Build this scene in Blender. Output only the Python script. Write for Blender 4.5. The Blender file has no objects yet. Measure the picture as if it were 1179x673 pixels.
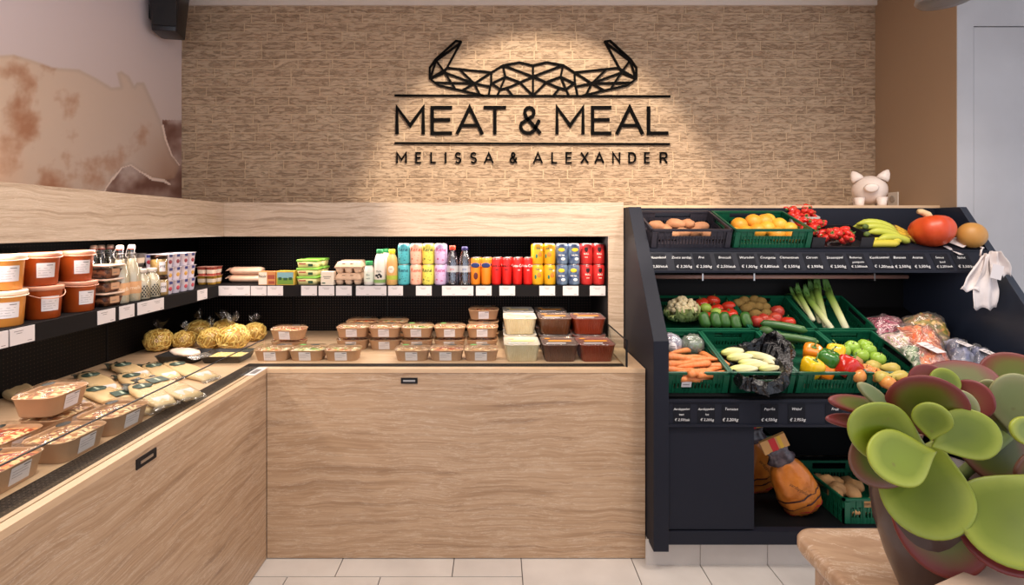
import bpy, math, random
from mathutils import Vector, Matrix, Euler, noise
R = math.radians
random.seed(7)
SC = bpy.context.scene
COL = SC.collection

# ---------------------------------------------------------------- camera
F = 600.0; CX = 572.0; CY = 262.0; H = 1.5
cam_d = bpy.data.cameras.new('camera'); cam = bpy.data.objects.new('camera', cam_d); COL.objects.link(cam)
cam.location = (0, 0, H); cam.rotation_euler = (R(90), 0, 0)
cam_d.sensor_width = 36; cam_d.lens = 36 * F / 1179
cam_d.shift_x = (589.5 - CX) / 1179; cam_d.shift_y = -(336.5 - CY) / 1179
cam_d.clip_start = 0.05
SC.camera = cam

# ---------------------------------------------------------------- world, exposure, lights
SC.view_settings.view_transform = 'Standard'; SC.view_settings.look = 'None'
SC.view_settings.gamma = 1; SC.view_settings.use_curve_mapping = False
SC.view_settings.exposure = 0.0
W = bpy.data.worlds.new('daylight'); SC.world = W; W.use_nodes = True
W.node_tree.nodes['Background'].inputs[0].default_value = (0.80, 0.86, 1.0, 1)
W.node_tree.nodes['Background'].inputs[1].default_value = 1.2

def area(name, loc, rot, sx, sy, power, color):
    l = bpy.data.lights.new(name, 'AREA'); l.shape = 'RECTANGLE'; l.size = sx; l.size_y = sy
    l.energy = power; l.color = color
    o = bpy.data.objects.new(name, l); o.location = loc; o.rotation_euler = rot; COL.objects.link(o)
    return o
def spot(name, loc, target, power, color, cone, blend, rad=.03):
    l = bpy.data.lights.new(name, 'SPOT'); l.energy = power; l.color = color; l.spot_size = R(cone)
    l.spot_blend = blend; l.shadow_soft_size = rad
    o = bpy.data.objects.new(name, l); o.location = loc
    o.rotation_euler = (Vector(target) - Vector(loc)).to_track_quat('-Z', 'Y').to_euler(); COL.objects.link(o)
    return o
WARM = (1.0, 0.86, 0.70); WARM2 = (1.0, 0.88, 0.76); PINK = (1.0, 0.86, 0.78)
area('ceiling_panel_light', (0.4, 1.0, 2.90), (0, 0, 0), 3.4, 1.6, 52, (1.0, 0.93, 0.87))
spot('logo_spot_light', (0.27, 1.45, 2.86), (0.27, 3.33, 1.69), 225, WARM, 60, 0.3)
spot('counter_spot_light', (-0.1, 1.0, 2.88), (-0.1, 2.6, 0.7), 55, WARM2, 62, 0.8, .08)
spot('deck_spot_light', (-0.75, 1.35, 2.88), (-1.35, 1.9, 0.86), 60, WARM2, 62, 0.8, .08)
spot('produce_spot_light', (1.25, 1.25, 2.88), (1.4, 2.6, 1.1), 85, WARM2, 74, 0.8, .08)
spot('produce_far_spot_light', (1.9, 1.35, 2.88), (1.9, 2.7, 1.2), 40, WARM2, 70, 0.8, .08)
area('back_fridge_light', (-0.42, 2.86, 1.448), (R(-12), 0, 0), 1.95, 0.05, 9, PINK)
area('left_fridge_light', (-1.54, 1.7, 1.448), (0, R(-12), 0), 0.05, 2.1, 11, PINK)
area('rack_tube_light', (1.55, 2.62, 1.30), (R(-8), 0, 0), 1.5, 0.05, 3.5, PINK)
area('back_under_shelf_light', (-0.42, 2.87, 1.125), (R(0), 0, 0), 1.95, 0.03, 3.0, PINK)
area('left_under_shelf_light', (-1.56, 1.7, 1.125), (0, 0, 0), 0.03, 2.1, 3.2, PINK)

# ---------------------------------------------------------------- helpers
def P(x, y, Y): return Vector(((x - CX) * Y / F, Y, H - (y - CY) * Y / F))
def Q(x, y, z):
    Y = (H - z) * F / (y - CY); return Vector(((x - CX) * Y / F, Y, z))
def lin(c):
    if isinstance(c, str):
        c = c.lstrip('#'); c = [int(c[i:i+2], 16) / 255 for i in (0, 2, 4)]
    return tuple((v / 12.92 if v <= .04045 else ((v + .055) / 1.055) ** 2.4) for v in c[:3]) + (1,)
MATS = {}
def nt(name):
    m = bpy.data.materials.new(name); m.use_nodes = True; t = m.node_tree
    b = t.nodes['Principled BSDF']; MATS[name] = m
    return m, t, b
def node(t, kind, **kw):
    n = t.nodes.new(kind)
    for k, v in kw.items(): setattr(n, k, v)
    return n
def mixrgb(t, fac, a, b, mode='MIX'):
    n = node(t, 'ShaderNodeMix', data_type='RGBA', blend_type=mode)
    for s, v in ((n.inputs[0], fac), (n.inputs[6], a), (n.inputs[7], b)):
        if hasattr(v, 'is_linked'): t.links.new(v, s)
        else: s.default_value = v
    return n.outputs[2]
def coords(t, stretch=(1, 1, 1), rot=(0, 0, 0)):
    tc = node(t, 'ShaderNodeTexCoord'); mp = node(t, 'ShaderNodeMapping')
    mp.inputs['Scale'].default_value = stretch; mp.inputs['Rotation'].default_value = rot
    t.links.new(tc.outputs['Object'], mp.inputs[0]); return mp.outputs[0]
def ramp(t, src, stops, interp='LINEAR'):
    r = node(t, 'ShaderNodeValToRGB'); r.color_ramp.interpolation = interp
    e = r.color_ramp.elements
    while len(e) < len(stops): e.new(0.5)
    for k, (p, c) in enumerate(stops): e[k].position = p; e[k].color = c if len(c) == 4 else lin(c)
    t.links.new(src, r.inputs[0]); return r.outputs[0]
def mat(name, col, rough=.5, metal=0, col2=None, vs=20, vamt=.6, stretch=(1, 1, 1), bump=None, coat=0, emis=None, sub=0):
    if name in MATS: return MATS[name]
    m, t, b = nt(name)
    b.inputs['Base Color'].default_value = lin(col); b.inputs['Roughness'].default_value = rough
    b.inputs['Metallic'].default_value = metal; b.inputs['Coat Weight'].default_value = coat
    if sub:
        b.inputs['Subsurface Weight'].default_value = sub; b.inputs['Subsurface Radius'].default_value = (.02, .01, .006)
    if emis: b.inputs['Emission Color'].default_value = lin(col); b.inputs['Emission Strength'].default_value = emis
    co = None
    if col2 or bump: co = coords(t, stretch)
    if col2:
        n = node(t, 'ShaderNodeTexNoise'); n.inputs['Scale'].default_value = vs; n.inputs['Detail'].default_value = 5
        t.links.new(co, n.inputs['Vector'])
        c = ramp(t, n.outputs[0], [(.5 - vamt * .4, col), (.5 + vamt * .4, col2)])
        t.links.new(c, b.inputs['Base Color'])
    if bump:
        n = node(t, 'ShaderNodeTexNoise'); n.inputs['Scale'].default_value = bump[0]; n.inputs['Detail'].default_value = 4
        t.links.new(co, n.inputs['Vector'])
        bp = node(t, 'ShaderNodeBump'); bp.inputs['Strength'].default_value = bump[1]; bp.inputs['Distance'].default_value = bump[2]
        t.links.new(n.outputs[0], bp.inputs['Height']); t.links.new(bp.outputs[0], b.inputs['Normal'])
    return m
def film(name, tint=(1, 1, 1), base=.06, edge=.5, rough=.08, bump=None, cloud=0.0):
    """thin clear plastic or glass: mostly see-through, glossy towards grazing"""
    if name in MATS: return MATS[name]
    m, t, b = nt(name); t.nodes.remove(b); out = t.nodes['Material Output']
    tr = node(t, 'ShaderNodeBsdfTransparent'); tr.inputs[0].default_value = tint + (1,)
    gl = node(t, 'ShaderNodeBsdfGlossy'); gl.inputs['Roughness'].default_value = rough
    df = node(t, 'ShaderNodeBsdfDiffuse'); df.inputs[0].default_value = (.85, .84, .82, 1)
    lw = node(t, 'ShaderNodeLayerWeight'); lw.inputs[0].default_value = .25
    mr = node(t, 'ShaderNodeMapRange'); mr.inputs[3].default_value = base; mr.inputs[4].default_value = edge
    t.links.new(lw.outputs['Fresnel'], mr.inputs[0])
    mx = node(t, 'ShaderNodeMixShader'); t.links.new(mr.outputs[0], mx.inputs[0])
    t.links.new(tr.outputs[0], mx.inputs[1]); t.links.new(gl.outputs[0], mx.inputs[2])
    last = mx.outputs[0]
    if cloud:
        m2 = node(t, 'ShaderNodeMixShader'); m2.inputs[0].default_value = cloud
        t.links.new(last, m2.inputs[1]); t.links.new(df.outputs[0], m2.inputs[2]); last = m2.outputs[0]
    if bump:
        n = node(t, 'ShaderNodeTexNoise'); n.inputs['Scale'].default_value = bump[0]
        t.links.new(coords(t), n.inputs['Vector'])
        bp = node(t, 'ShaderNodeBump'); bp.inputs['Strength'].default_value = bump[1]; bp.inputs['Distance'].default_value = .01
        t.links.new(n.outputs[0], bp.inputs['Height']); t.links.new(bp.outputs[0], gl.inputs['Normal']); t.links.new(bp.outputs[0], lw.inputs['Normal'])
    t.links.new(last, out.inputs[0]); return m
def speckle(name, cols, scale=90, rough=.45, bump=.4, stretch=(1, 1, 1)):
    if name in MATS: return MATS[name]
    m, t, b = nt(name); co = coords(t, stretch)
    v = node(t, 'ShaderNodeTexVoronoi'); v.inputs['Scale'].default_value = scale; t.links.new(co, v.inputs['Vector'])
    sx = node(t, 'ShaderNodeSeparateColor'); t.links.new(v.outputs['Color'], sx.inputs[0])
    k = len(cols); c = ramp(t, sx.outputs[0], [(i / k, cc) for i, cc in enumerate(cols)], 'CONSTANT')
    t.links.new(c, b.inputs['Base Color']); b.inputs['Roughness'].default_value = rough
    bp = node(t, 'ShaderNodeBump'); bp.inputs['Strength'].default_value = bump; bp.inputs['Distance'].default_value = .004; bp.invert = True
    t.links.new(v.outputs['Distance'], bp.inputs['Height']); t.links.new(bp.outputs[0], b.inputs['Normal'])
    return m
def travertine(name, dark, mid, light, ax='h', sc=1.0, rough=.38):
    m, t, b = nt(name); tc = node(t, 'ShaderNodeTexCoord')
    st = (.9 * sc, .9 * sc, 22 * sc)
    if ax == 'flat': st = (1.5 * sc, 4.5 * sc, 1.5 * sc)
    mp = node(t, 'ShaderNodeMapping'); mp.inputs['Scale'].default_value = st
    t.links.new(tc.outputs['Object'], mp.inputs[0])
    warp = node(t, 'ShaderNodeTexNoise'); warp.inputs['Scale'].default_value = 2.2 * sc; warp.inputs['Detail'].default_value = 3
    t.links.new(tc.outputs['Object'], warp.inputs['Vector'])
    add = node(t, 'ShaderNodeVectorMath', operation='MULTIPLY_ADD'); add.inputs[1].default_value = (.6, .6, 2.0) if ax != 'flat' else (.5, 1.1, .5)
    t.links.new(warp.outputs['Color'], add.inputs[0]); t.links.new(mp.outputs[0], add.inputs[2])
    n = node(t, 'ShaderNodeTexNoise'); n.inputs['Scale'].default_value = 1.6; n.inputs['Detail'].default_value = 11; n.inputs['Roughness'].default_value = .62
    n.inputs['Distortion'].default_value = .5
    t.links.new(add.outputs[0], n.inputs['Vector'])
    c = ramp(t, n.outputs[0], [(.30, dark), (.43, mid), (.52, light), (.60, mid), (.72, light)])
    w = node(t, 'ShaderNodeTexNoise'); w.inputs['Scale'].default_value = 2.2; w.inputs['Detail'].default_value = 3
    t.links.new(mp.outputs[0], w.inputs['Vector'])
    sub = node(t, 'ShaderNodeMath', operation='SUBTRACT'); sub.inputs[1].default_value = .5; t.links.new(n.outputs[0], sub.inputs[0])
    ab = node(t, 'ShaderNodeMath', operation='ABSOLUTE'); t.links.new(sub.outputs[0], ab.inputs[0])
    line = ramp(t, ab.outputs[0], [(0.0, (1, 1, 1, 1)), (.010, (0, 0, 0, 1))])
    msk = node(t, 'ShaderNodeMath', operation='MULTIPLY'); t.links.new(line, msk.inputs[0])
    wm = ramp(t, w.outputs[0], [(.5, (0, 0, 0, 1)), (.62, (1, 1, 1, 1))]); t.links.new(wm, msk.inputs[1])
    ms2 = node(t, 'ShaderNodeMath', operation='MULTIPLY'); ms2.inputs[1].default_value = .45; t.links.new(msk.outputs[0], ms2.inputs[0])
    c2 = mixrgb(t, ms2.outputs[0], c, lin(dark))
    fn = node(t, 'ShaderNodeTexNoise'); fn.inputs['Scale'].default_value = 2.6; fn.inputs['Detail'].default_value = 8; fn.inputs['Roughness'].default_value = .7
    a2 = node(t, 'ShaderNodeVectorMath', operation='ADD'); a2.inputs[1].default_value = (7, 3, 5); t.links.new(add.outputs[0], a2.inputs[0]); t.links.new(a2.outputs[0], fn.inputs['Vector'])
    fs = node(t, 'ShaderNodeMath', operation='SUBTRACT'); fs.inputs[1].default_value = .52; t.links.new(fn.outputs[0], fs.inputs[0])
    fa = node(t, 'ShaderNodeMath', operation='ABSOLUTE'); t.links.new(fs.outputs[0], fa.inputs[0])
    fl_ = ramp(t, fa.outputs[0], [(0.0, (.55, .55, .55, 1)), (.014, (0, 0, 0, 1))])
    c2 = mixrgb(t, fl_, c2, lin('#e6d3bd'))
    t.links.new(c2, b.inputs['Base Color']); b.inputs['Roughness'].default_value = rough
    bp = node(t, 'ShaderNodeBump'); bp.inputs['Strength'].default_value = .15; bp.inputs['Distance'].default_value = .003
    t.links.new(n.outputs[0], bp.inputs['Height']); t.links.new(bp.outputs[0], b.inputs['Normal'])
    return m
def perforated(name, base, dot, ax=('X', 'Z'), pitch=.012, rad=.22, rough=.45):
    m, t, b = nt(name); tc = node(t, 'ShaderNodeTexCoord'); s = node(t, 'ShaderNodeSeparateXYZ'); t.links.new(tc.outputs['Object'], s.inputs[0])
    outs = []
    for a in ax:
        mu = node(t, 'ShaderNodeMath', operation='DIVIDE'); mu.inputs[1].default_value = pitch; t.links.new(s.outputs[a], mu.inputs[0])
        fr = node(t, 'ShaderNodeMath', operation='FRACT'); t.links.new(mu.outputs[0], fr.inputs[0])
        su = node(t, 'ShaderNodeMath', operation='SUBTRACT'); su.inputs[1].default_value = .5; t.links.new(fr.outputs[0], su.inputs[0])
        pw = node(t, 'ShaderNodeMath', operation='MULTIPLY'); t.links.new(su.outputs[0], pw.inputs[0]); t.links.new(su.outputs[0], pw.inputs[1])
        outs.append(pw.outputs[0])
    ad = node(t, 'ShaderNodeMath', operation='ADD'); t.links.new(outs[0], ad.inputs[0]); t.links.new(outs[1], ad.inputs[1])
    lt = node(t, 'ShaderNodeMath', operation='LESS_THAN'); lt.inputs[1].default_value = rad * rad; t.links.new(ad.outputs[0], lt.inputs[0])
    t.links.new(mixrgb(t, lt.outputs[0], lin(base), lin(dot)), b.inputs['Base Color']); b.inputs['Roughness'].default_value = rough; b.inputs['Specular IOR Level'].default_value = .12
    return m

class MB:
    def __init__(s): s.v = []; s.f = []; s.m = []; s.s = []
    def add(s, vs, fs, m=0, smooth=False, mx=None):
        k = len(s.v)
        s.v += [tuple(mx @ Vector(v)) if mx else tuple(v) for v in vs]
        for f in fs: s.f.append(tuple(i + k for i in f)); s.m.append(m); s.s.append(smooth)
        return s
    def box(s, c, d, m=0, mx=None):
        x, y, z = c; a, b, h = d[0] / 2, d[1] / 2, d[2] / 2
        vs = [(x + i * a, y + j * b, z + k * h) for k in (-1, 1) for j in (-1, 1) for i in (-1, 1)]
        return s.add(vs, [(0, 2, 3, 1), (4, 5, 7, 6), (0, 1, 5, 4), (2, 6, 7, 3), (0, 4, 6, 2), (1, 3, 7, 5)], m, False, mx)
    def rng(s, x0, x1, y0, y1, z0, z1, m=0): return s.box(((x0 + x1) / 2, (y0 + y1) / 2, (z0 + z1) / 2), (x1 - x0, y1 - y0, z1 - z0), m)
    def rings(s, rs, m=0, smooth=True, cap0=True, cap1=True, mx=None):
        n = len(rs[0]); vs = [p for r in rs for p in r]; fs = []
        for i in range(len(rs) - 1):
            for j in range(n):
                a = i * n + j; b = i * n + (j + 1) % n; fs.append((a, b, b + n, a + n))
        if cap0: fs.append(tuple(reversed(range(n))))
        if cap1: fs.append(tuple(range((len(rs) - 1) * n, len(rs) * n)))
        return s.add(vs, fs, m, smooth, mx)
    def lathe(s, prof, n=20, m=0, mx=None, fr=None, cap0=True, cap1=True, smooth=True):
        rs = []
        for r, z in prof:
            ring = []
            for j in range(n):
                a = 2 * math.pi * j / n; k = fr(a, z) if fr else 1
                ring.append((r * k * math.cos(a), r * k * math.sin(a), z))
            rs.append(ring)
        return s.rings(rs, m, smooth, cap0, cap1, mx)
    def loft(s, secs, m=0, k=3, mx=None, cap0=True, cap1=True, smooth=True):
        """secs: (z, width, depth, corner radius)"""
        rs = []
        for z, w, d, r in secs:
            ring = []; r = min(r, w / 2 - 1e-4, d / 2 - 1e-4)
            for q, (sx, sy) in enumerate(((1, 1), (-1, 1), (-1, -1), (1, -1))):
                for i in range(k + 1):
                    a = math.pi / 2 * (q + i / k)
                    ring.append((sx * (w / 2 - r) + r * math.cos(a), sy * (d / 2 - r) + r * math.sin(a), z))
            rs.append(ring)
        return s.rings(rs, m, smooth, cap0, cap1, mx)
    def ball(s, c, r, m=0, nu=14, nv=9, amp=0, fq=1, seed=0, mx=None, fn=None):
        if not hasattr(r, '__len__'): r = (r, r, r)
        rs = []
        for i in range(nv + 1):
            th = math.pi * min(max(i / nv, .02), .98); ring = []
            for j in range(nu):
                a = 2 * math.pi * j / nu; d = Vector((math.sin(th) * math.cos(a), math.sin(th) * math.sin(a), -math.cos(th)))
                k = 1 + (amp * noise.noise(d * fq + Vector((seed * 7.3, seed * 3.1, seed))) if amp else 0)
                if fn: k *= fn(d, a)
                ring.append((c[0] + d.x * r[0] * k, c[1] + d.y * r[1] * k, c[2] + d.z * r[2] * k))
            rs.append(ring)
        return s.rings(rs, m, True, True, True, mx)
    def tube(s, pts, r, n=8, m=0, cap=True, flat=1.0, smooth=True, up=None):
        pts = [Vector(p) for p in pts]; rs = []
        for i, p in enumerate(pts):
            d = (pts[min(i + 1, len(pts) - 1)] - pts[max(i - 1, 0)]).normalized()
            u = Vector(up) if up else (Vector((0, 0, 1)) if abs(d.z) < .9 else Vector((1, 0, 0)))
            a = d.cross(u).normalized(); b = a.cross(d).normalized()
            rr = r(i / (len(pts) - 1)) if callable(r) else r
            rs.append([tuple(p + a * rr * math.cos(2 * math.pi * j / n) + b * rr * flat * math.sin(2 * math.pi * j / n)) for j in range(n)])
        return s.rings(rs, m, smooth, cap, cap)
    def prism(s, poly, y0, y1, m=0, plane='XZ', mx=None):
        n = len(poly)
        def q(a, b, t): return {'XZ': (a, t, b), 'XY': (a, b, t), 'YZ': (t, a, b)}[plane]
        vs = [q(a, b, y0) for a, b in poly] + [q(a, b, y1) for a, b in poly]
        fs = [tuple(range(n)), tuple(reversed(range(n, 2 * n)))] + [(i, i + n, (i + 1) % n + n, (i + 1) % n) for i in range(n)]
        return s.add(vs, fs, m, False, mx)
    def stroke(s, pts, t, y0, y1, m=0, ext=.3):
        """a mitred ribbon of width t along a polyline in the XZ plane"""
        p = [Vector(q) for q in pts]; closed = (p[0] - p[-1]).length < 1e-6
        if closed: p = p[:-1]
        n = len(p); L = []; Rr = []
        for i in range(n):
            a = p[i - 1] if (i > 0 or closed) else None; c = p[(i + 1) % n] if (i < n - 1 or closed) else None
            d0 = (p[i] - a).normalized() if a is not None else None; d1 = (c - p[i]).normalized() if c is not None else None
            if d0 is None: n_ = Vector((-d1.y, d1.x)); q = p[i] - d1 * t * ext; k = 1
            elif d1 is None: n_ = Vector((-d0.y, d0.x)); q = p[i] + d0 * t * ext; k = 1
            else:
                n0 = Vector((-d0.y, d0.x)); n1 = Vector((-d1.y, d1.x)); n_ = n0 + n1
                if n_.length < .2: n_ = n0.copy()
                n_.normalize(); k = min(2.2, 1 / max(.2, n_.dot(n0))); q = p[i]
            L.append(q + n_ * t / 2 * k); Rr.append(q - n_ * t / 2 * k)
        vs = []
        for y in (y0, y1):
            for i in range(n): vs += [(L[i].x, y, L[i].y), (Rr[i].x, y, Rr[i].y)]
        fs = []; M = 2 * n
        for i in range(n if closed else n - 1):
            j = (i + 1) % n; a, b, c, d = 2 * i, 2 * i + 1, 2 * j + 1, 2 * j
            fs += [(a, b, c, d), (d + M, c + M, b + M, a + M), (a, d, d + M, a + M), (c, b, b + M, c + M)]
        if not closed: fs += [(1, 0, M, M + 1), (M - 2, M - 1, 2 * M - 1, 2 * M - 2)]
        return s.add(vs, fs, m)
    def text(s, body, size, m=0, mx=None, wrap=None, thin=0, align='CENTER', shear=0):
        cu = bpy.data.curves.new('t', 'FONT'); cu.body = body; cu.size = size; cu.align_x = align; cu.align_y = 'CENTER'
        cu.resolution_u = 2; cu.offset = thin; cu.shear = shear
        o = bpy.data.objects.new('t', cu); COL.objects.link(o); me = bpy.data.meshes.new_from_object(o)
        vs = [v.co.copy() for v in me.vertices]; fs = [tuple(p.vertices) for p in me.polygons]
        bpy.data.objects.remove(o); bpy.data.curves.remove(cu); bpy.data.meshes.remove(me)
        if wrap:  # wrap round a vertical cylinder, facing -Y, at height wrap[1], turned by wrap[2]
            r, z, tw = wrap; out = []
            for v in vs:
                a = v.x / r + tw; out.append((r * math.sin(a), -r * math.cos(a), z + v.y))
            vs = out
        else: vs = [(v.x, 0, v.y) for v in vs]
        return s.add(vs, fs, m, False, mx)
    def build(s, name, mats, parent=None, world=False, bevel=0, fix=False):
        me = bpy.data.meshes.new(name); me.from_pydata(s.v, [], s.f)
        if not isinstance(mats, (list, tuple)): mats = [mats]
        for m in mats: me.materials.append(m)
        me.polygons.foreach_set('material_index', s.m); me.polygons.foreach_set('use_smooth', s.s); me.update()
        if fix:
            import bmesh
            bm = bmesh.new(); bm.from_mesh(me); bmesh.ops.recalc_face_normals(bm, faces=bm.faces); bm.to_mesh(me); bm.free()
        o = bpy.data.objects.new(name, me); COL.objects.link(o)
        if parent:
            o.parent = parent
            if world:
                q = parent
                while q: o.location = Vector(o.location) - q.location; q = q.parent
        if bevel:
            b = o.modifiers.new('b', 'BEVEL'); b.width = bevel; b.segments = 2; b.limit_method = 'ANGLE'
        return o
def tag(o, label, cat, group=None, kind=None):
    if label: o['label'] = label
    if cat: o['category'] = cat
    if group: o['group'] = group
    if kind: o['kind'] = kind
    return o
def thing(name, label, cat, loc=(0, 0, 0), rot=(0, 0, 0), group=None):
    o = bpy.data.objects.new(name, None); COL.objects.link(o); o.location = loc; o.rotation_euler = rot; o.empty_display_size = .05
    return tag(o, label, cat, group)
def struct(name, mb, m, bevel=0, label=None):
    o = mb.build(name, m, bevel=bevel); o['kind'] = 'structure'; return o
KIDS = {}
def clone(o, loc, rot=None, label=None, group=None, scale=None):
    def cp(src, par):
        c = src.copy(); COL.objects.link(c)
        if par: c.parent = par
        for ch in list(src.children): cp(ch, c)
        return c
    c = cp(o, None); c.location = loc
    if rot is not None: c.rotation_euler = rot
    if label: c['label'] = label
    if group: c['group'] = group
    if scale: c.scale = scale if hasattr(scale, '__len__') else (scale,) * 3
    return c
class Kind:
    """first call places the built thing itself, later calls copy it"""
    every = []
    def __init__(s, o): s.o = o; s.used = False; Kind.every.append(s)
    def __call__(s, loc, rot=(0, 0, 0), label=None, group=None, scale=None):
        if s.used: return clone(s.o, loc, rot, label, group, scale)
        s.used = True; o = s.o; o.location = loc; o.rotation_euler = rot
        if label: o['label'] = label
        if group: o['group'] = group
        if scale: o.scale = scale if hasattr(scale, '__len__') else (scale,) * 3
        return o
ORD = ['first', 'second', 'third', 'fourth', 'fifth', 'sixth', 'seventh', 'eighth', 'ninth', 'tenth']
def TRS(loc, rot=(0, 0, 0), sc=(1, 1, 1)): return Matrix.LocRotScale(Vector(loc), Euler(rot), Vector(sc))
def on(px, py, p0, n):
    """world point where the sight line through a photo pixel meets the plane (p0, n)"""
    d = Vector(((px - CX) / F, 1, -(py - CY) / F)); o = Vector((0, 0, H)); return o + d * ((Vector(p0) - o).dot(n) / d.dot(n))

# ---------------------------------------------------------------- materials of the room and counters
black = mat('black_metal', '#1b1a1c', .45)
blackm = mat('matt_black', '#0f0b0c', .75)
rackm = mat('rack_black', '#1b1d27', .55, bump=(60, .05, .002))
rackin = mat('rack_inner_black', '#08080a', .6)
fridgeblk = mat('fridge_black', '#1a1413', .4)
perf_back = perforated('perforated_black_back', '#0e0b0a', '#54433b', ('X', 'Z'), .0165, .16)
perf_left = perforated('perforated_black_left', '#0d0a0a', '#33291f', ('Y', 'Z'), .0165, .14)
grille_m = perforated('vent_grille_black', '#15110f', '#4a3c33', ('X', 'Y'), .013, .2, .8)
trav = travertine('travertine', '#8f7056', '#a98869', '#bd9d7e')
travc = travertine('travertine_cladding', '#99826c', '#b39a82', '#c8b19a', sc=1.3)
travt = travertine('travertine_table', '#7a5a40', '#a48163', '#b99879', 'flat', 1.2)
wood_rim = mat('pale_edge', '#c9a682', .4, col2='#d8b793', vs=9, stretch=(1, 1, 6))
deckm = mat('deck_board', '#c6a27d', .45, col2='#d4b592', vs=6, stretch=(1, 5, 1))
white = mat('white_card', '#d6cecd', .55)
inkm = mat('grey_print', '#6f6866', .6)
inkb = mat('black_print', '#1d1a1c', .6)
glassm = film('clear_glass', (.95, .97, .965), .010, .11, .02)
clear = film('clear_plastic', (.97, .96, .94), .04, .38, .12, (40, .3))
bagfilm = film('bag_film', (.98, .97, .94), .07, .5, .15, (30, .9), .05)
for q_ in (black, blackm, rackm, rackin, fridgeblk): q_.node_tree.nodes['Principled BSDF'].inputs['Specular IOR Level'].default_value = .22
alu = mat('aluminium', '#c9c4c0', .3, 1)
# ================================================================ ROOM
YB = 3.337; XL = -2.019; XR = 2.425; YG = 2.745; ZC = 2.946
# floor: grout bed and stone tiles of mixed sizes in one mesh
fl = MB(); fl.rng(-2.2, 4.2, -2.6, 3.6, -.06, -.004, 1)
rt = random.Random(3)
def tile(x0, x1, y0, y1):
    g = .0022; fl.rng(x0 + g, x1 - g, y0 + g, y1 - g, -.004, 0, 0)
rows = [2.62, 2.2416, 1.94, 1.54, 1.24, .84, .54, .14, -.26, -.56, -.96, -1.36, -1.76, -2.16, -2.6]
for k in range(len(rows) - 1):
    y1, y0 = rows[k], rows[k + 1]
    xs = [-2.2, -1.7, -1.2, -.697, -.193, .11] if k % 2 == 0 else [-2.2, -1.9, -1.3, -.9, -.50, .11]
    for a, b in zip(xs[:-1], xs[1:]): tile(a, b, y0, y1)
rows2 = [2.62, 2.0, 1.6, 1.2, .8, .4, 0, -.4, -.8, -1.2, -1.6, -2.0, -2.6]
for k in range(len(rows2) - 1):
    y1, y0 = rows2[k], rows2[k + 1]
    xs = [.11, .61, .905, 1.206, 1.8, 2.4, 3.0, 3.6, 4.2] if k % 2 == 0 else [.11, .5, 1.1, 1.7, 2.1, 2.7, 3.3, 4.2]
    for a, b in zip(xs[:-1], xs[1:]): tile(a, b, y0, y1)
tile_m = mat('stone_tile', '#c3bab2', .45, col2='#d6cec6', vs=5, bump=(30, .08, .002))
struct('floor', fl, [tile_m, mat('grout', '#5c5552', .8)])
ceil_m = mat('ceiling_white', '#e6ddd6', .8)
struct('ceiling', MB().rng(-2.2, 4.2, -1.2, 3.6, ZC, ZC + .06), ceil_m)
# brick wall: slim hand-made bricks, each a block with its own depth
bw = MB(); bw.rng(-2.2, 2.6, YB, YB + .1, 0, ZC, 1)
rb = random.Random(11); pitch = .0585; z = 1.0; k = 0
while z < ZC:
    x = XL - rb.random() * .25
    while x < XR:
        w = rb.choice([.155, .22, .245, .245, .26]); z1 = min(z + pitch - .0070, ZC - .001)
        x1 = min(x + w - .008, XR - .001); x0 = max(x, XL + .001)
        if x1 - x0 > .01: bw.rng(x0, x1, YB - .0025 - rb.random() * .002, YB + .002, z + rb.uniform(-.001, .001), z1)
        x += w
    z += pitch; k += 1
m, t, b = nt('slim_brick')
gi = node(t, 'ShaderNodeNewGeometry'); base = ramp(t, gi.outputs['Random Per Island'], [(0, '#a2866a'), (.3, '#b6997c'), (.6, '#a98c70'), (1, '#c2a789')])
co = coords(t, (4, 4, 17))
n1 = node(t, 'ShaderNodeTexNoise'); n1.inputs['Scale'].default_value = 5; n1.inputs['Detail'].default_value = 7; n1.inputs['Distortion'].default_value = .8; t.links.new(co, n1.inputs['Vector'])
c1 = ramp(t, n1.outputs[0], [(.34, '#a08468'), (.46, '#b5997c'), (.62, '#c9af92')])
sb_ = node(t, 'ShaderNodeMath', operation='SUBTRACT'); sb_.inputs[1].default_value = .5; t.links.new(n1.outputs[0], sb_.inputs[0]); ab_ = node(t, 'ShaderNodeMath', operation='ABSOLUTE'); t.links.new(sb_.outputs[0], ab_.inputs[0])
crack = ramp(t, ab_.outputs[0], [(0.0, (.75, .75, .75, 1)), (.013, (0, 0, 0, 1))]); c0_ = mixrgb(t, crack, mixrgb(t, .5, base, c1), lin('#5c4432')); t.links.new(c0_, b.inputs['Base Color']); b.inputs['Roughness'].default_value = .85
bp = node(t, 'ShaderNodeBump'); bp.inputs['Strength'].default_value = .9; bp.inputs['Distance'].default_value = .007
rv = ramp(t, n1.outputs[0], [(.35, (0, 0, 0, 1)), (.46, (.8, .8, .8, 1)), (.7, (1, 1, 1, 1))])
t.links.new(rv, bp.inputs['Height']); t.links.new(bp.outputs[0], b.inputs['Normal'])
struct('wall_back', bw, [m, mat('mortar', '#cdb190', .9, bump=(120, .3, .002))])
plaster_m = mat('lilac_white_plaster', '#cfc4c4', .8)
struct('wall_left', MB().rng(XL - .08, XL, -.6, YB, 0, ZC), plaster_m)
brown_m = mat('brown_paint', '#a08468', .75, bump=(14, .05, .003))
struct('wall_right', MB().rng(XR - .004, XR + .07, YG + .001, YB + .05, 0, ZC), brown_m)
grey_m = mat('grey_plaster', '#a7a4a5', .7, col2='#b4b2b3', vs=3, bump=(60, .06, .002))
dl = (1122 - CX) * YG / F; dt = H + (CY - 31) * YG / F
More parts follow.
